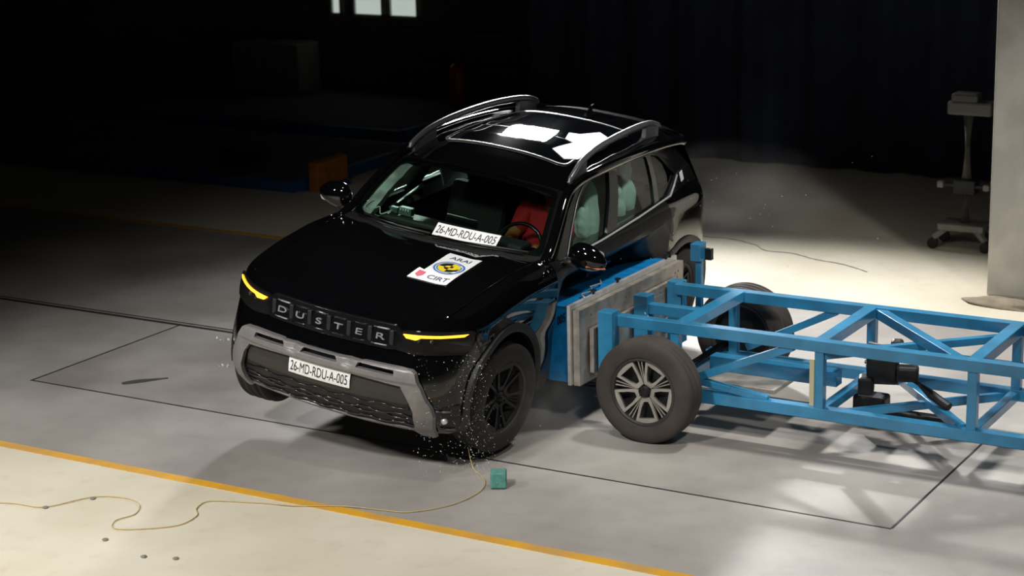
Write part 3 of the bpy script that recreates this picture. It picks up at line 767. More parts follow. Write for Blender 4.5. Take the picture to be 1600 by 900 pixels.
# ------------------------------------------------------------------ wheels
def tyre_bm(R, r, w_, grooves=3):
    h = w_/2; bm = bmesh.new()
    prof = [(r, -h*.80), (r+.012, -h*.92), (r+.03, -h*.97), ((R+r)/2, -h*1.0), (R-.04, -h*.97), (R-.018, -h*.90), (R-.005, -h*.78)]
    xs = [-.78+1.56*i/(grooves*4) for i in range(grooves*4+1)]
    for i, x in enumerate(xs[1:-1]): prof.append((R-(.009 if (i % 4) in (1, 2) and 0 < i else 0), h*x))
    prof += [(R-.005, h*.78), (R-.018, h*.90), (R-.04, h*.97), ((R+r)/2, h*1.0), (r+.03, h*.97), (r+.012, h*.92), (r, h*.80)]
    lathe(bm, prof, 96)
    return bm
def rot_to(n):  # wheel face points -Y in builder
    return n
def make_wheel(name, R, r, w_, style, parent, loc, faceM, rimM, barM, rub):
    root = empty(name, loc); root.parent = parent
    t = from_bm('tyre', tyre_bm(R, r, w_), rub, root); smooth_angle(t, 30)
    h = w_/2
    bm = bmesh.new(); lathe(bm, [(r+.004, -h*.86), (r-.008, -h*.88), (r-.016, -h*.80), (r-.022, -h*.3), (r-.03, h*.2), (r-.02, h*.8), (r+.002, h*.86)], 64)
    smooth_angle(from_bm('rim', bm, rimM, root), 35)
    bm = bmesh.new(); bmesh.ops.create_cone(bm, cap_ends=True, segments=32, radius1=r*.9, radius2=r*.9, depth=.02, matrix=Matrix.Translation((0, h*.1, 0)) @ Matrix.Rotation(PI/2, 4, 'X'))
    from_bm('barrel_back_disc', bm, STEEL, root)  # solid dark disc added across the barrel, keeps it dark behind the spokes
    def fn(u, v, wv):
        rr = math.hypot(u, v); return Vector((u, -h*.70+.035*(1-rr/r)-wv, v))
    def P(rad, a): return (rad*math.cos(a), rad*math.sin(a))
    ro = r-.012
    for k in range(5):
        a = 2*PI*k/5+style
        outer = [P(.05, a-.6), P(ro*.40, a-.52), P(ro, a-.40), P(ro, a-.13), P(ro, a+.13), P(ro, a+.40), P(ro*.40, a+.52), P(.05, a+.6)]
        hole = [P(ro*.34, a-.22), P(ro*.55, a-.32), P(ro*.88, a-.315), P(ro*.88, a+.315), P(ro*.55, a+.32), P(ro*.34, a+.22)]
        plate([outer, hole], .018, fn, 'spoke', barM, root, .08)
        for d in (-.07, .07):
            b = a+PI/5+d*.5; c_ = a+PI/5+d*.9
            L = [P(ro*.30, b-.03), P(ro, c_-.018), P(ro, c_+.018), P(ro*.30, b+.03)]
            plate([L], .012, lambda u, v, wv: fn(u, v, wv)+Vector((0, .008, 0)), 'slim_spoke', barM, root, .08)
    bm = bmesh.new(); bmesh.ops.create_cone(bm, cap_ends=True, segments=32, radius1=.040, radius2=.032, depth=.03, matrix=Matrix.Translation((0, -h*.62, 0)) @ Matrix.Rotation(PI/2, 4, 'X'))
    hb = from_bm('hub_cap', bm, faceM, root)
    for k in range(5):
        a = 2*PI*k/5+.3; bm = bmesh.new(); bmesh.ops.create_cone(bm, cap_ends=True, segments=6, radius1=.006, radius2=.006, depth=.014, matrix=Matrix.Translation((.026*math.cos(a), -h*.62-.018, .026*math.sin(a))) @ Matrix.Rotation(PI/2, 4, 'X')); from_bm('wheel_nut', bm, STEEL, hb)
    return root
def copy_tree(o, parent):
    c = o.copy(); COL.objects.link(c); c.parent = parent
    for ch in list(o.children): copy_tree(ch, c)
    return c
# the car's wheels (thing > wheel mesh > pieces): tyre carries the rest
def car_wheel(i, hub):
    tmp = make_wheel('wheel', .357, .236, .225, .3, None, (0, 0, 0), STEEL, ALLOYD, BALLOY, RUB)
    return tmp
proto = None
def flatten_wheel(root, parent, mtx):
    kids = list(root.children); tyre = [k for k in kids if k.name.startswith('tyre')][0]
    tyre.name = 'wheel'; tyre.parent = parent; tyre.matrix_local = mtx
    for k in list(tyre.children): pass
    for k in kids:
        if k is tyre: continue
        for g in list(k.children):
            me = g.data; mw = g.matrix_local; g.parent = tyre
        k.parent = tyre
    bpy.data.objects.remove(root)
    return tyre
CARW = []
for i, hb in enumerate(HUBS):
    s = 1 if hb[0] > 0 else -1
    mt = Matrix.Translation(hb) @ Matrix.Rotation(PI/2*s, 4, 'Z')
    if i == 0: mt = Matrix.Translation((.80, hb[1], hb[2])) @ Matrix.Rotation(PI/2-.10, 4, 'Z')
    if proto is None:
        proto = flatten_wheel(car_wheel(0, hb), CAR, mt)
    else:
        c = copy_tree(proto, CAR); c.matrix_local = mt
# underbody axle
tube('axle_beam', [(-.72, -1.37, .33), (0, -1.37, .30), (.72, -1.35, .36)], .03, STEEL, CAR)
box('engine_undertray', (0, -1.45, .245), (.9, .8, .05), CLAD, CAR, .02)

# ------------------------------------------------------------------ cabin contents
box('dashboard', (0, -.50, .95), (1.19, .24, .24), DASH, CAR, .05)
box('instrument_hood', (-.0, -.56, 1.10), (1.10, .16, .05), DASH, CAR, .02)
box('centre_screen', (-.03, -.42, 1.10), (.24, .02, .13), PIANO, CAR, .006)
def seat(x, y):
    bm = bmesh.new(); add_box(bm, (x, y-.12, .56), (.50, .50, .16), None, .05); o = from_bm('seat', bm, SEAT, CAR)
    R = Matrix.Rotation(-.25, 3, 'X')
    bm = bmesh.new(); add_box(bm, (x, y+.20, .88), (.47, .13, .62), R, .05); from_bm('seat_back', bm, SEAT, o)
    bm = bmesh.new(); add_box(bm, (x, y+.30, 1.25), (.26, .09, .17), R, .035); from_bm('headrest', bm, SEAT, o)
    bm = bmesh.new()
    for d in (-.06, .06): add_tube(bm, [(x+d, y+.26, 1.12), (x+d, y+.29, 1.22)], .007, 6)
    from_bm('headrest_post', bm, CHROME, o)
seat(.33, .12); seat(-.33, .12)
box('rear_seat', (0, 1.02, .60), (1.14, .42, .2), SEAT, CAR, .05); box('rear_seat_back', (0, 1.27, .92), (1.14, .14, .56), SEAT, CAR, .05, Matrix.Rotation(-.2, 3, 'X'))
# steering wheel
bm = bmesh.new(); R = Matrix.Rotation(math.radians(62), 3, 'X'); C0 = Vector((.33, -.27, .98))
add_tube(bm, [C0+R @ Vector((.18*math.cos(t), .18*math.sin(t), 0)) for t in [2*PI*k/32 for k in range(32)]], .014, 8, True)
for a in (0, PI, -PI/2): add_tube(bm, [C0, C0+R @ Vector((.17*math.cos(a), .17*math.sin(a), 0))], .014, 8)
bmesh.ops.create_uvsphere(bm, u_segments=16, v_segments=8, radius=.055, matrix=Matrix.Translation(C0)); from_bm('steering_wheel', bm, PIANO, CAR, True)
# pale far pillar trim seen through the windshield
for s, mm in ((-1, TRIM),):
    rows = []; bm = bmesh.new()
    for i in range(13):
        t = i/12; p = wsurf(s*.90, .06+.88*t); wd = .045-.012*t
        cr = noise.noise(Vector((t*6, s, 0)))*.012
        rows.append([bm.verts.new(p+Vector((-s*wd, .02, -.035+cr))), bm.verts.new(p+Vector((s*.035, .02, -.02))), bm.verts.new(p+Vector((s*.035, .06, -.03))), bm.verts.new(p+Vector((-s*wd, .07, -.055+cr)))])
    for A, B in zip(rows, rows[1:]):
        for k in range(4): bm.faces.new((A[k], A[(k+1) % 4], B[(k+1) % 4], B[k]))
    bm.faces.new(rows[0]); bm.faces.new(rows[-1][::-1]); from_bm('pillar_trim', bm, mm, CAR)
tube('door_ledge_rod', [(-.62, -.40, 1.10), (-.625, -.2, 1.13), (-.63, .05, 1.18)], .012, WIRE, CAR, 8)  # pale rod standing in for the bright door-top ledge
bm = bmesh.new(); add_box(bm, (-.61, .33, 1.22), (.02, .12, .16), Matrix.Rotation(.5, 3, 'X'), .004); from_bm('bright_patch_sheet', bm, mat('pale_sheet', (.55, .62, .62), .5), CAR)  # pale sheet added for the bright view through the far window
# curtain airbags hanging inside the windows of the struck side
def airbag(cy, cz, ry, rz_, lean, neck, nm='curtain_airbag'):
    bm = bmesh.new(); bmesh.ops.create_uvsphere(bm, u_segments=40, v_segments=28, radius=1)
    for v in bm.verts:
        x, y, z = v.co; sc = 1-neck*math.exp(-((z-.25)/.22)**2)-.12*z
        wr_ = .10*noise.noise(Vector((y*2.2, z*2.2, cy*9)))+.05*noise.noise(Vector((y*6, z*6, x)))
        Z = cz+z*rz_; Y = cy+y*ry*sc*(1+wr_)+lean*z*rz_
        X = .735-.34*(Z-1.1)-.045+x*.05*sc*(1+wr_*2)
        v.co = Vector((X-.01, Y, Z))
    return from_bm(nm, bm, BAG, CAR, True)
airbag(.16, 1.20, .11, .21, .45, .10); airbag(.03, 1.16, .07, .11, .3, .0)
airbag(.78, 1.28, .10, .20, .30, .42); airbag(.60, 1.20, .07, .13, .2, .2)
# roof lining
grid_shell('roof_lining', lambda u, v: rsurf((-1+2*u)*.9, -.26+v*1.8)-Vector((0, 0, .032)), 16, 20, .006, DASH, CAR)

# test electronics standing on the dashboard
TD = empty('data_logger'); TD.matrix_world = CAR.matrix_world @ Matrix.Translation((-.38, -.575, 1.128))
setp(TD, 'small pale instrument with green boards on the dashboard, seen through the windshield', 'instrument')
for (x, y, z, sx, sy, sz) in ((0, 0, .03, .10, .05, .055), (-.10, .01, .02, .06, .04, .04)):
    box('circuit_board', (x, y, z), (sx, sy, sz), BOARD, TD, .005)
for k in range(4): box('connector', (-.03+.02*k, -.028, .045), (.012, .012, .016), WIRE, TD, .002)
wr = tube('loose_wire', [CAR.matrix_world @ p for p in catmull([(-.48, -.60, 1.15), (-.53, -.66, 1.125), (-.57, -.62, 1.16), (-.62, -.64, 1.13), (-.66, -.66, 1.15), (-.63, -.60, 1.19), (-.60, -.60, 1.14)], 8)], .004, WIRE)
setp(wr, 'thin white wire looping across the dashboard beside the far pillar', 'wire')

# ------------------------------------------------------------------ dummy in the struck seat
def skin_obj(name, pts, edges, rad, m, parent, sub=2):
    me = bpy.data.meshes.new(name); me.from_pydata([Vector(p) for p in pts], edges, [])
    o = bpy.data.objects.new('t', me); COL.objects.link(o)
    md = o.modifiers.new('s', 'SKIN'); md.use_smooth_shade = True
    for i, v in enumerate(me.skin_vertices[0].data): v.radius = rad[i] if isinstance(rad[i], tuple) else (rad[i], rad[i]); v.use_root = (i == 0)
    sb = o.modifiers.new('u', 'SUBSURF'); sb.levels = sub; sb.render_levels = sub
    dg = bpy.context.evaluated_depsgraph_get(); dg.update(); me2 = bpy.data.meshes.new_from_object(o.evaluated_get(dg)); bpy.data.objects.remove(o)
    return link(name, me2, m, parent, True)
DM = empty('crash_test_dummy'); DM.matrix_world = CAR.matrix_world @ Matrix.Translation((.37, .08, .62)) @ Matrix.Scale(1.1, 4)
setp(DM, 'seated crash test dummy in a red shirt behind the steering wheel', 'dummy')
# root at pelvis
P = [(0, 0, .08), (0, .03, .22), (0, .08, .38), (0, .09, .50), (0, .07, .58), (0, .04, .68), (0, .03, .76),
     (.16, .08, .47), (.19, -.06, .30), (.12, -.28, .34), (.09, -.36, .37),
     (-.16, .06, .47), (-.20, -.10, .32), (-.13, -.30, .34), (-.10, -.37, .37),
     (.10, -.06, .06), (.13, -.42, .12), (.13, -.48, -.16), (-.10, -.06, .06), (-.13, -.42, .12), (-.13, -.48, -.16)]
E = [(0, 1), (1, 2), (2, 3), (3, 4), (4, 5), (5, 6), (2, 7), (7, 8), (8, 9), (9, 10), (2, 11), (11, 12), (12, 13), (13, 14), (0, 15), (15, 16), (16, 17), (0, 18), (18, 19), (19, 20)]
Rd = [(.15, .11), (.13, .10), (.15, .10), (.08, .07), (.055, .055), (.085, .095), (.075, .085), .055, .042, .033, .028, .055, .042, .033, .028, .08, .06, .045, .08, .06, .045]
skin_obj('dummy_body', P, E, Rd, SKIN, DM)
skin_obj('red_shirt', [P[0], P[1], P[2], (0, .085, .46), P[7], tuple(Vector(P[7]).lerp(Vector(P[8]), .8)), P[11], tuple(Vector(P[11]).lerp(Vector(P[12]), .8))],
         [(0, 1), (1, 2), (2, 3), (2, 4), (4, 5), (2, 6), (6, 7)], [(.165, .125), (.15, .12), (.17, .12), (.08, .08), .072, .062, .072, .062], REDS, DM)
for s, w_ in ((1, 10), (-1, 14)):
    base = Vector(P[w_]); bm = bmesh.new()
    for k in range(4):
        a = base+Vector((s*(-.03+.018*k), -.02, .0)); add_tube(bm, [a, a+Vector((0, -.035, .012)), a+Vector((0, -.055, -.008)), a+Vector((0, -.045, -.028))], [.009, .0085, .008, .007], 6)
    add_tube(bm, [base+Vector((-s*.03, 0, 0)), base+Vector((-s*.05, -.02, .01)), base+Vector((-s*.055, -.04, .0))], [.011, .01, .008], 6)
    from_bm('hand_fingers', bm, SKIN, DM, True)

# ------------------------------------------------------------------ moving deformable barrier trolley
TR = empty('barrier_trolley', (1.05, .15, 0)); O = Vector((1.05, .15, 0))
setp(TR, 'blue tubular steel impact trolley with alloy wheels ramming the side of the black car', 'trolley')
def L_(p): return Vector(p)-O
def tbeam(nm, a, b, w_=.07, m=BLUE, h_=None): return beam(nm, L_(a), L_(b), w_, m, TR, h_)
# honeycomb block with crushed inner face
def carx(y, z): return .90-dent(y, z-.02)+.05
bm = bmesh.new(); ny, nz = 28, 10; inn, outr = [], []
for j in range(nz+1):
    z = .31+.50*j/nz; a, b = [], []
    for i in range(ny+1):
        y = -.62+1.54*i/ny; q = Vector((0, y, z))
        xi = max(.70, min(.985, carx(y, z-.0)+.03*noise.noise(q*6)+.05*sst(y, .2, .9)*0+.02))
        if y < -.5: xi = min(.94, xi+.06*(1-(y+.62)/.12))
        zz = z+(.015*noise.noise(q*4+Vector((5, 0, 0))) if j == nz else 0)
        a.append(bm.verts.new(Vector((xi, y, zz))-O)); b.append(bm.verts.new(Vector((1.045, y, zz))-O))
    inn.append(a); outr.append(b)
for A, sgn in ((inn, 1), (outr, -1)):
    for j in range(nz):
        for i in range(ny): bm.faces.new((A[j][i], A[j][i+1], A[j+1][i+1], A[j+1][i]))
for j in (0, nz):
    for i in range(ny): bm.faces.new((inn[j][i], inn[j][i+1], outr[j][i+1], outr[j][i]))
for i in (0, ny):
    for j in range(nz): bm.faces.new((inn[j][i], inn[j+1][i], outr[j+1][i], outr[j][i]))
blk = from_bm('crush_block', bm, BLUET, TR); blk['label'] = 'bright blue taped crushable block'
tube('frayed_tape', [L_(p) for p in [(1.03, -.36, .822), (.97, -.30, .828), (.99, -.18, .826), (.93, -.10, .83), (.95, .02, .828), (.90, .10, .83)]], .007, ALUB, blk, 5)
box('tape_edge', L_((1.02, .15, .815)), (.02, 1.5, .012), ALUB, blk)
me = text_mesh('005', .085, .001, .001)
map_mesh(me, lambda c: L_((.995+c.x*.5, -.624-c.z-.002, .735+c.y+c.x*.3))); link('printed_number', me, INK, blk)
# aluminium plates
def holeplate(nm, x, y0, y1, z0, z1, th_, m, holes):
    Lp = [[(y0, z0), (y1, z0), (y1, z1), (y0, z1)]]+[[(a+.010*math.cos(t), b+.010*math.sin(t)) for t in [2*PI*k/10 for k in range(10)]] for a, b in holes]
    return plate(Lp, th_, lambda u, v, w_: L_((x+w_, u, v)), nm, m, TR, 9)
holeplate('backing_plate', 1.062, -.65, .95, .30, .84, .022, ALUB, [])
holeplate('face_plate', 1.102, -.62, .95, .295, .805, .045, ALU, [(-.45, .74), (.05, .74), (.82, .74), (.87, .745), (.85, .70), (.3, .6)])
holeplate('rear_plate', 1.152, -.50, .62, .36, .66, .03, ALU, [(-.4, .6), (.1, .62)])
holeplate('step_plate', 1.150, .30, .78, .62, .72, .03, ALU, [(.5, .67)])
for y in (-.42, .30): 
    pass
for y, z in ((-.30, .83), (.05, .83), (.80, .83), (.86, .84)):
    bm = bmesh.new(); add_tube(bm, [L_((1.062, y, z)), L_((1.062, y, z+.03))], .012, 8); add_box(bm, L_((1.062, y, z+.035)), (.03, .03, .012)); from_bm('clamp_bolt', bm, STEEL, TR)
# posts behind the plates
for (y, z0, z1) in ((-.42, .27, .775), (.10, .30, .765), (.62, .30, .745)): tbeam('upright', (1.235, y, z0), (1.235, y, z1), .105, BLUE)
tbeam('sensor_post', (1.31, .83, .42), (1.31, .83, .90), .045, BLUE)
sb_ = box('sensor_box', L_((1.30, .83, .915)), (.075, .11, .125), BLUE, TR, .004); box('sensor_bracket', L_((1.36, .88, .89)), (.05, .04, .08), STEEL, sb_)
# top frame
YN, YF, ZT, ZB = -.36, .56, .705, .265
tbeam('top_rail', (1.26, YN, ZT), (9.0, YN, ZT), .075); tbeam('top_rail', (1.26, YF, ZT), (9.0, YF, ZT), .075)
tbeam('bottom_rail', (1.5, YN, ZB), (9.0, YN, ZB), .075); tbeam('bottom_rail', (1.5, YF, ZB), (9.0, YF, ZB), .075)
tbeam('sensor_arm', (1.31, .86, .50), (1.31, .60, .50), .04)
tbeam('stub_rail', (1.26, .10, ZT-.03), (1.70, .10, ZT-.03), .07)
for x in (1.74, 2.70, 3.68, 4.66, 5.64): tbeam('cross_beam', (x, YN, ZT+.004), (x, YF, ZT+.004), .095 if x < 2 else .085, BLUE, .07)
for x in (1.6, 2.70, 3.68, 4.66): tbeam('lower_cross_beam', (x, YN, ZB), (x, YF, ZB), .06)
for x in (1.70, 2.70, 3.68, 4.66, 5.64):
    for y in (YN, YF): tbeam('vertical_strut', (x, y, ZB), (x, y, ZT), .06)
# bracing
tbeam('diagonal_brace', (1.85, YN, ZB+.12), (2.52, YN, ZT-.03), .05); tbeam('diagonal_brace', (1.80, YF, ZB+.08), (2.45, YF, ZT-.03), .05)
tbeam('diagonal_brace', (2.74, YF, ZT-.005), (3.62, YN, ZT-.005), .065); tbeam('diagonal_brace', (2.72, YN, ZT-.06), (3.66, YF, ZT-.06), .05)
tbeam('diagonal_brace', (3.72, YF, ZT-.005), (4.62, YN, ZT-.005), .065)
tbeam('diagonal_brace', (2.9, YF, ZB), (3.62, YN, ZB+.03), .055); tbeam('diagonal_brace', (2.75, YN, ZB-.01), (3.66, YF, ZB-.01), .05)
tbeam('diagonal_brace', (1.85, YN, ZB+.10), (2.35, YN, ZB+.04), .045); tbeam('middle_rail', (2.75, YF, .45), (4.6, YF, .45), .05)
tbeam('middle_rail', (1.75, .10, .36), (2.65, .10, .36), .10)
tube('axle', [L_((1.626, -.62, .344)), L_((1.626, .92, .344))], .035, STEEL, TR, 12)
# top sheet ballast plate seen pale between the rails
box('ballast_plate', L_((2.05, .05, .30)), (.55, .5, .03), ALU, TR, .003)
# brake and tow gear hanging mid frame
bm = bmesh.new()
for c, s_ in (((2.98, .0, .50), (.20, .18, .18)), ((3.05, .06, .62), (.08, .08, .12)), ((3.16, -.05, .50), (.14, .10, .10)), ((2.9, -.08, .40), (.10, .12, .12))): add_box(bm, L_(c), s_, Matrix.Rotation(.3, 3, 'Z'), .02)
add_tube(bm, [L_((3.15, -.05, .5)), L_((3.32, -.05, .38)), L_((3.45, -.1, .33))], .03, 10); from_bm('brake_actuator', bm, STEEL, TR)
bm = bmesh.new()
for k in range(12): 
    t = 2*PI*k/12; add_tube(bm, [L_((2.86, .06+.07*math.cos(t), .56+.07*math.sin(t))), L_((3.0, .06+.07*math.cos(t), .56+.07*math.sin(t)))], .014, 6)
from_bm('hose_bundle', bm, mat('grey_hose', (.28, .29, .30), .6), TR, True)
bm = bmesh.new(); add_box(bm, L_((2.80, .30, .14)), (.22, .14, .16), None, .02); add_box(bm, L_((3.05, .30, .10)), (.5, .08, .06), None, .01); from_bm('tow_shoe', bm, STEEL, TR)
box('cable_tag', L_((2.66, YN-.04, .47)), (.03, .012, .3), mat('cream_tag', (.5, .47, .3), .6), TR)
ch = catmull([(1.26, .05, .66), (1.32, .06, .60), (1.40, .08, .60), (1.43, .10, .68)], 6)
tube('chain', [L_(p) for p in ch], .006, ALUB, TR, 5)
# wheels
wroot = make_wheel('w', .344, .222, .215, math.radians(62), None, (0, 0, 0), STEEL, ALLOYD, ALLOY, RUBT)
tw = flatten_wheel(wroot, TR, Matrix.Translation(L_((1.626, -.615, .344))) )
for p, s in (((1.626, .915, .344), -1), ((4.63, -.615, .344), 1), ((4.63, .915, .344), -1)):
    c = copy_tree(tw, TR); c.matrix_local = Matrix.Translation(L_(p)) @ (Matrix.Rotation(PI, 4, 'Z') if s < 0 else Matrix.Identity(4)) @ Matrix.Rotation(.5, 4, 'Y')

# torn tape / door skin hanging between car and block
bm = bmesh.new(); T = []
for j in range(9):
    row = []
    for i in range(9):
        u, v = i/8, j/8; q = Vector((.845+.05*v+.04*noise.noise(Vector((u*4, v*4, 1))), .0+.22*u, .86+.17*v*(1-.5*u)+.05*noise.noise(Vector((u*5, v*3, 4)))))
        row.append(bm.verts.new(q+Vector((.05*math.sin(u*9)*v, 0, 0))))
    T.append(row)
for j in range(8):
    for i in range(8): bm.faces.new((T[j][i], T[j][i+1], T[j+1][i+1], T[j+1][i]))
bmesh.ops.solidify(bm, geom=bm.faces[:], thickness=.004)
setp(from_bm('torn_blue_film', bm, mat('dark_blue_film', (.008, .07, .22), .45), None, True), 'crumpled dark blue film sticking up behind the side mirror above the blue block', 'film')

# ------------------------------------------------------------------ small things on the floor
cb_ = bmesh.new(); add_box(cb_, (0, 0, .05), (.10, .10, .10), None, .008)
for v in cb_.verts: v.co += Vector((.006*noise.noise(v.co*30), .006*noise.noise(v.co*25+Vector((4, 4, 4))), 0))
c_ = from_bm('foam_cube', cb_, mat('teal_foam', (.10, .30, .25), .8, noise_amt=.25, noise_scale=30, bump=.2)); c_.location = (1.21, -1.83, .004); c_.rotation_euler = (0, 0, .5)
setp(c_, 'small teal foam cube on the floor below the front wheel of the car', 'foam cube')
gp = [(.82, -1.55, .12), (.90, -1.62, .01), (1.02, -1.72, .006), (1.12, -1.844, .006), (1.16, -2.02, .006), (1.12, -2.25, .006), (.97, -2.451, .006), (.80, -2.50, .006), (.577, -2.55, .008), (.3, -2.68, .008), (.12, -2.72, .006), (0, -2.76, .006), (-.12, -2.80, .006), (-.22, -2.86, .006),
      (-.20, -2.98, .006), (-.12, -3.08, .006), (-.12, -3.25, .006), (-.28, -3.40, .006), (-.42, -3.46, .006), (-.50, -3.36, .006), (-.47, -3.22, .006), (-.56, -3.08, .006), (-.72, -3.04, .006), (-.9, -3.12, .006), (-1.035, -3.377, .006), (-1.25, -3.42, .006), (-1.5, -3.50, .006)]
wl = tube('tether_cable', catmull(gp, 8), .0032, mat('yellow_cable', (.55, .44, .18), .5), None, 6)
setp(wl, 'thin yellow cable curling from under the bumper across the pale floor', 'cable')
# crumbs / dark spots on the pale floor
for (x, y) in ((-.88, -3.13), (-1.03, -3.38), (.02, -3.72), (.2, -3.66), (-.35, -3.62)):
    bm = bmesh.new(); bmesh.ops.create_icosphere(bm, subdivisions=2, radius=.018)
    for v in bm.verts: v.co = v.co*(1+.3*noise.noise(v.co*60)); v.co.z = v.co.z*.4+.006
    o = from_bm('debris_crumb', bm, mat('grey_crumb', (.22, .22, .18), .8)); o.location = (x, y, 0)
    setp(o, 'tiny dark crumb lying on the pale floor beside the thin cable', 'debris', 'crumbs on the pale floor')
# flying glass fragments: a fine spray nobody could count
bm = bmesh.new()
def frag(c, s):
    q = [Vector((random.uniform(-1, 1), random.uniform(-1, 1), random.uniform(-1, 1)))*s+Vector(c) for _ in range(4)]
    v = [bm.verts.new(p) for p in q]
    for f in ((0, 1, 2), (0, 3, 1), (1, 3, 2), (0, 2, 3)): bm.faces.new([v[i] for i in f])
for _ in range(650):
    k = random.random()
    x = .78+abs(random.gauss(0, .20)); y = -1.75-random.random()*.35+random.gauss(0, .08); z = .10+random.random()**1.3*.75
    if x < 1.0 and y > -2.0: x = .98+random.random()*.15
    frag((x, y, z), random.choice((.0022, .003, .0045)))
for _ in range(130):
    frag((1.3+random.gauss(0, .5), 1.6+random.gauss(0, .5), .5+random.random()*.8), random.choice((.003, .005)))
GL = mat('glass_crumbs', (.75, .78, .8), .15, .2)
setp(from_bm('glass_spray', bm, GL), 'fine spray of glass crumbs in the air around the front wheel and rear of the car', 'glass debris', kind='stuff')
for i, (x, y, z) in enumerate(((-.85, -1.85, .69), (-.85, -1.85, .51))):
    bm = bmesh.new()
    for _ in range(6): frag((x+random.gauss(0, .02), y+random.gauss(0, .02), z+random.gauss(0, .008)), .012)
    setp(from_bm('plastic_shard', bm, GL), ('upper' if i == 0 else 'lower')+' clear shard flying off the far front corner of the bumper', 'shard', 'shards at the far bumper corner')

# ------------------------------------------------------------------ background things
PB = mat('platform_blue', (.02, .10, .30), .6, noise_amt=.3); PG = mat('platform_top', (.10, .10, .09), .8, noise_amt=.3, noise_scale=2); OR_ = mat('orange_bumper', (.50, .16, .02), .6, noise_amt=.3)
def platform(x0, x1, y0, y1, h, label):
    r = empty('test_platform', ((x0+x1)/2, (y0+y1)/2, 0)); sx, sy = x1-x0, y1-y0
    box('deck', (0, 0, h/2+.005), (sx-.1, sy-.1, h), PG, r, .005)
    for c, s_ in (((0, -sy/2, h/2), (sx, .1, h-.01)), ((0, sy/2, h/2), (sx, .1, h-.01)), ((sx/2, 0, h/2), (.1, sy-.1, h-.01)), ((-sx/2, 0, h/2), (.1, sy-.1, h-.01))): box('edge_beam', c, s_, PB, r, .004)
    setp(r, label, 'platform'); return r
platform(-12.5, -5.3, 5.0, 7.3, .13, 'low steel platform with blue edge beams on the floor behind the car at far left')
platform(-14.0, -5.9, 7.9, 10.2, .16, 'second blue edged platform, farther back against the dim wall')
ob = empty('buffer_block', (-5.55, 5.25, 0)); bm = bmesh.new(); add_box(bm, (0, 0, .16), (.12, .55, .32), None, .01); from_bm('face', bm, OR_, ob); box('foot', (0, 0, .03), (.2, .5, .06), PB, ob, .004)
setp(ob, 'orange end block standing on the corner of the nearer blue platform', 'buffer')
ob.location = (-5.13, 5.35, .0)
bx_ = box('concrete_block', (-9.2, 9.9, .50), (1.1, .5, .66), mat('dim_concrete', (.20, .19, .175), .8, noise_amt=.2), None, .02); setp(bx_, 'large pale concrete block on the rear platform', 'concrete block')
sm_ = box('winch_box', (-6.5, 5.6, .21), (.42, .2, .13), STEEL, None, .01); setp(sm_, 'small black box lying on the nearer blue platform', 'box')
ex = empty('fire_extinguisher', (-6.2, 9.7, .172)); RED = mat('red_enamel', (.45, .01, .01), .3)
bm = bmesh.new(); prof = [(0, 0), (.10, 0), (.115, .02), (.115, .42), (.09, .50), (.03, .54), (0, .54)]
rings_ = []
for k in range(24):
    t = 2*PI*k/24; rings_.append([bm.verts.new((r_*math.cos(t), r_*math.sin(t), z)) for r_, z in prof[1:-1]])
for k in range(24):
    for j in range(4): bm.faces.new((rings_[k][j], rings_[k][j+1], rings_[(k+1) % 24][j+1], rings_[(k+1) % 24][j]))
bm.faces.new([r_[0] for r_ in rings_]); bm.faces.new([r_[-1] for r_ in rings_][::-1])
from_bm('cylinder', bm, RED, ex, True); tube('handle', [(0, 0, .53), (0, 0, .58), (.08, 0, .61)], .015, STEEL, ex); tube('hose', catmull([(0, 0, .57), (-.12, 0, .5), (-.14, 0, .25)], 5), .012, STEEL, ex)
setp(ex, 'red fire extinguisher standing on the rear platform in the dark', 'fire extinguisher')
# camera stand by the pillar
CS = empty('camera_stand', (1.75, 5.5, 0)); GS = mat('stand_grey', (.24, .23, .21), .6, .2, noise_amt=.2)
box('base', (0, 0, .20), (.42, .30, .06), GS, CS, .01)
for x, y in ((-.24, -.16), (.24, -.16), (-.24, .16), (.24, .16)):
    lg = beam('foot', (x*.5, y*.6, .20), (x, y, .10), .045, GS, CS); bm = bmesh.new(); bmesh.ops.create_cone(bm, cap_ends=True, segments=20, radius1=.05, radius2=.05, depth=.03, matrix=Matrix.Translation((x, y, .05)) @ Matrix.Rotation(PI/2, 4, 'X')); from_bm('castor', bm, STEEL, lg, False)
tube('column', [(0, 0, .22), (0, 0, .50)], .05, GS, CS, 16); tube('column', [(0, 0, .62), (0, 0, 1.20)], .045, GS, CS, 16)
box('clamp', (0, 0, .56), (.20, .16, .13), STEEL, CS, .01)
for x in (-.22, .20): bm = bmesh.new(); add_box(bm, (x, -.05, .57), (.06, .06, .06), None, .012); from_bm('adjuster_knob', bm, GS, CS)
beam('crossbar', (-.22, -.05, .57), (.2, -.05, .57), .03, STEEL, CS)
box('head', (.03, 0, 1.27), (.40, .20, .12), mat('head_grey', (.10, .10, .09), .6), CS, .02); box('head', (-.02, 0, 1.36), (.24, .18, .08), mat('head_dark', (.07, .07, .065), .6), CS, .02)
setp(CS, 'grey column stand on castors in the dark just left of the plaster pillar', 'stand')
C2 = empty('light_stand', (1.98, 5.9, 0)); tube('pole', [(0, 0, .05), (0, 0, 1.25)], .035, mat('dim_pole', (.2, .19, .18), .6), C2, 12); box('base', (0, 0, .05), (.26, .26, .1), STEEL, C2, .01); box('lamp_head', (0, 0, 1.3), (.2, .14, .14), STEEL, C2, .01)
setp(C2, 'thinner dim pole stand squeezed between the column stand and the pillar', 'stand')

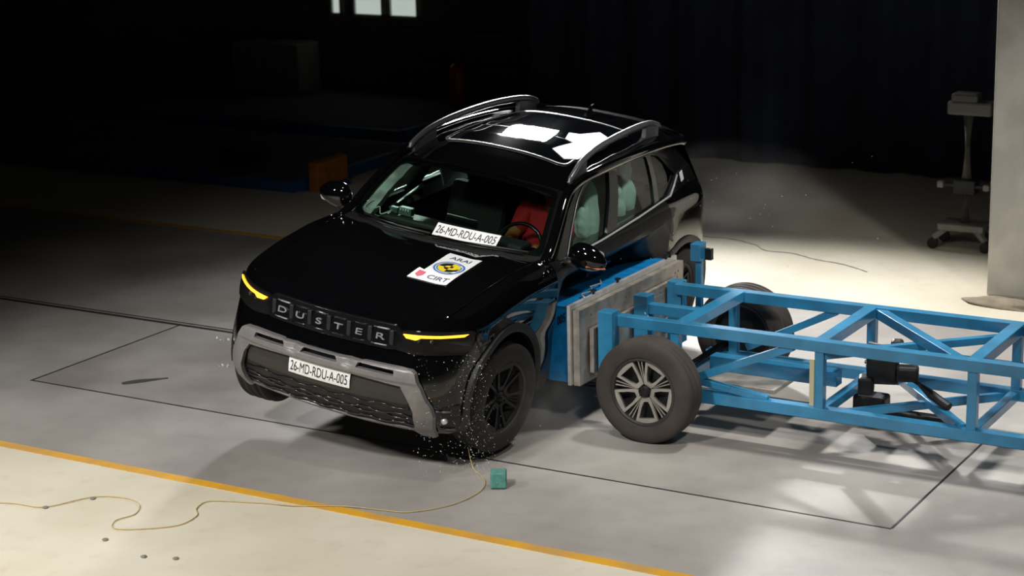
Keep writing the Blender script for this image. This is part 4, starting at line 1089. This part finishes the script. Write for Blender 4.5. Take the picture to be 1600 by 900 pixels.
# ------------------------------------------------------------------ dust hanging in the air
def haze(name, loc, size, dens, label, rot=0):
    bm = bmesh.new(); bmesh.ops.create_icosphere(bm, subdivisions=3, radius=1)
    for v in bm.verts: v.co *= 1+.15*noise.noise(v.co*1.5+Vector(loc))
    m = bpy.data.materials.new(name+'_air'); m.use_nodes = True; t = m.node_tree; t.nodes.clear()
    out = t.nodes.new('ShaderNodeOutputMaterial'); vs = t.nodes.new('ShaderNodeVolumeScatter'); vs.inputs['Color'].default_value = (.85, .83, .8, 1)
    tc = t.nodes.new('ShaderNodeTexCoord'); ln = t.nodes.new('ShaderNodeVectorMath'); ln.operation = 'LENGTH'; t.links.new(tc.outputs['Object'], ln.inputs[0])
    mr = t.nodes.new('ShaderNodeMapRange'); mr.inputs[1].default_value = .95; mr.inputs[2].default_value = .1; mr.inputs[3].default_value = 0; mr.inputs[4].default_value = 1; t.links.new(ln.outputs['Value'], mr.inputs[0])
    nz = t.nodes.new('ShaderNodeTexNoise'); nz.inputs['Scale'].default_value = 2.2; nz.inputs['Detail'].default_value = 3; t.links.new(tc.outputs['Object'], nz.inputs['Vector'])
    m2 = t.nodes.new('ShaderNodeMapRange'); m2.inputs[1].default_value = .42; m2.inputs[2].default_value = .7; m2.inputs[3].default_value = .1; m2.inputs[4].default_value = 1; t.links.new(nz.outputs[0], m2.inputs[0])
    mm = t.nodes.new('ShaderNodeMath'); mm.operation = 'MULTIPLY'; t.links.new(mr.outputs[0], mm.inputs[0]); t.links.new(m2.outputs[0], mm.inputs[1])
    m3 = t.nodes.new('ShaderNodeMath'); m3.operation = 'MULTIPLY'; m3.inputs[1].default_value = dens; t.links.new(mm.outputs[0], m3.inputs[0])
    t.links.new(m3.outputs[0], vs.inputs['Density']); t.links.new(vs.outputs[0], out.inputs['Volume'])
    o = from_bm(name, bm, m); o.location = loc; o.scale = size; o.rotation_euler = (0, 0, rot); setp(o, label, 'dust', kind='stuff')
haze('dust_cloud', (1.36, -1.45, .42), (.30, .32, .36), .8, 'thin grey dust cloud around the near front wheel of the car')
haze('dust_cloud', (.55, 3.2, .70), (1.1, .8, .62), .28, 'faint grey haze drifting behind the rear of the car')
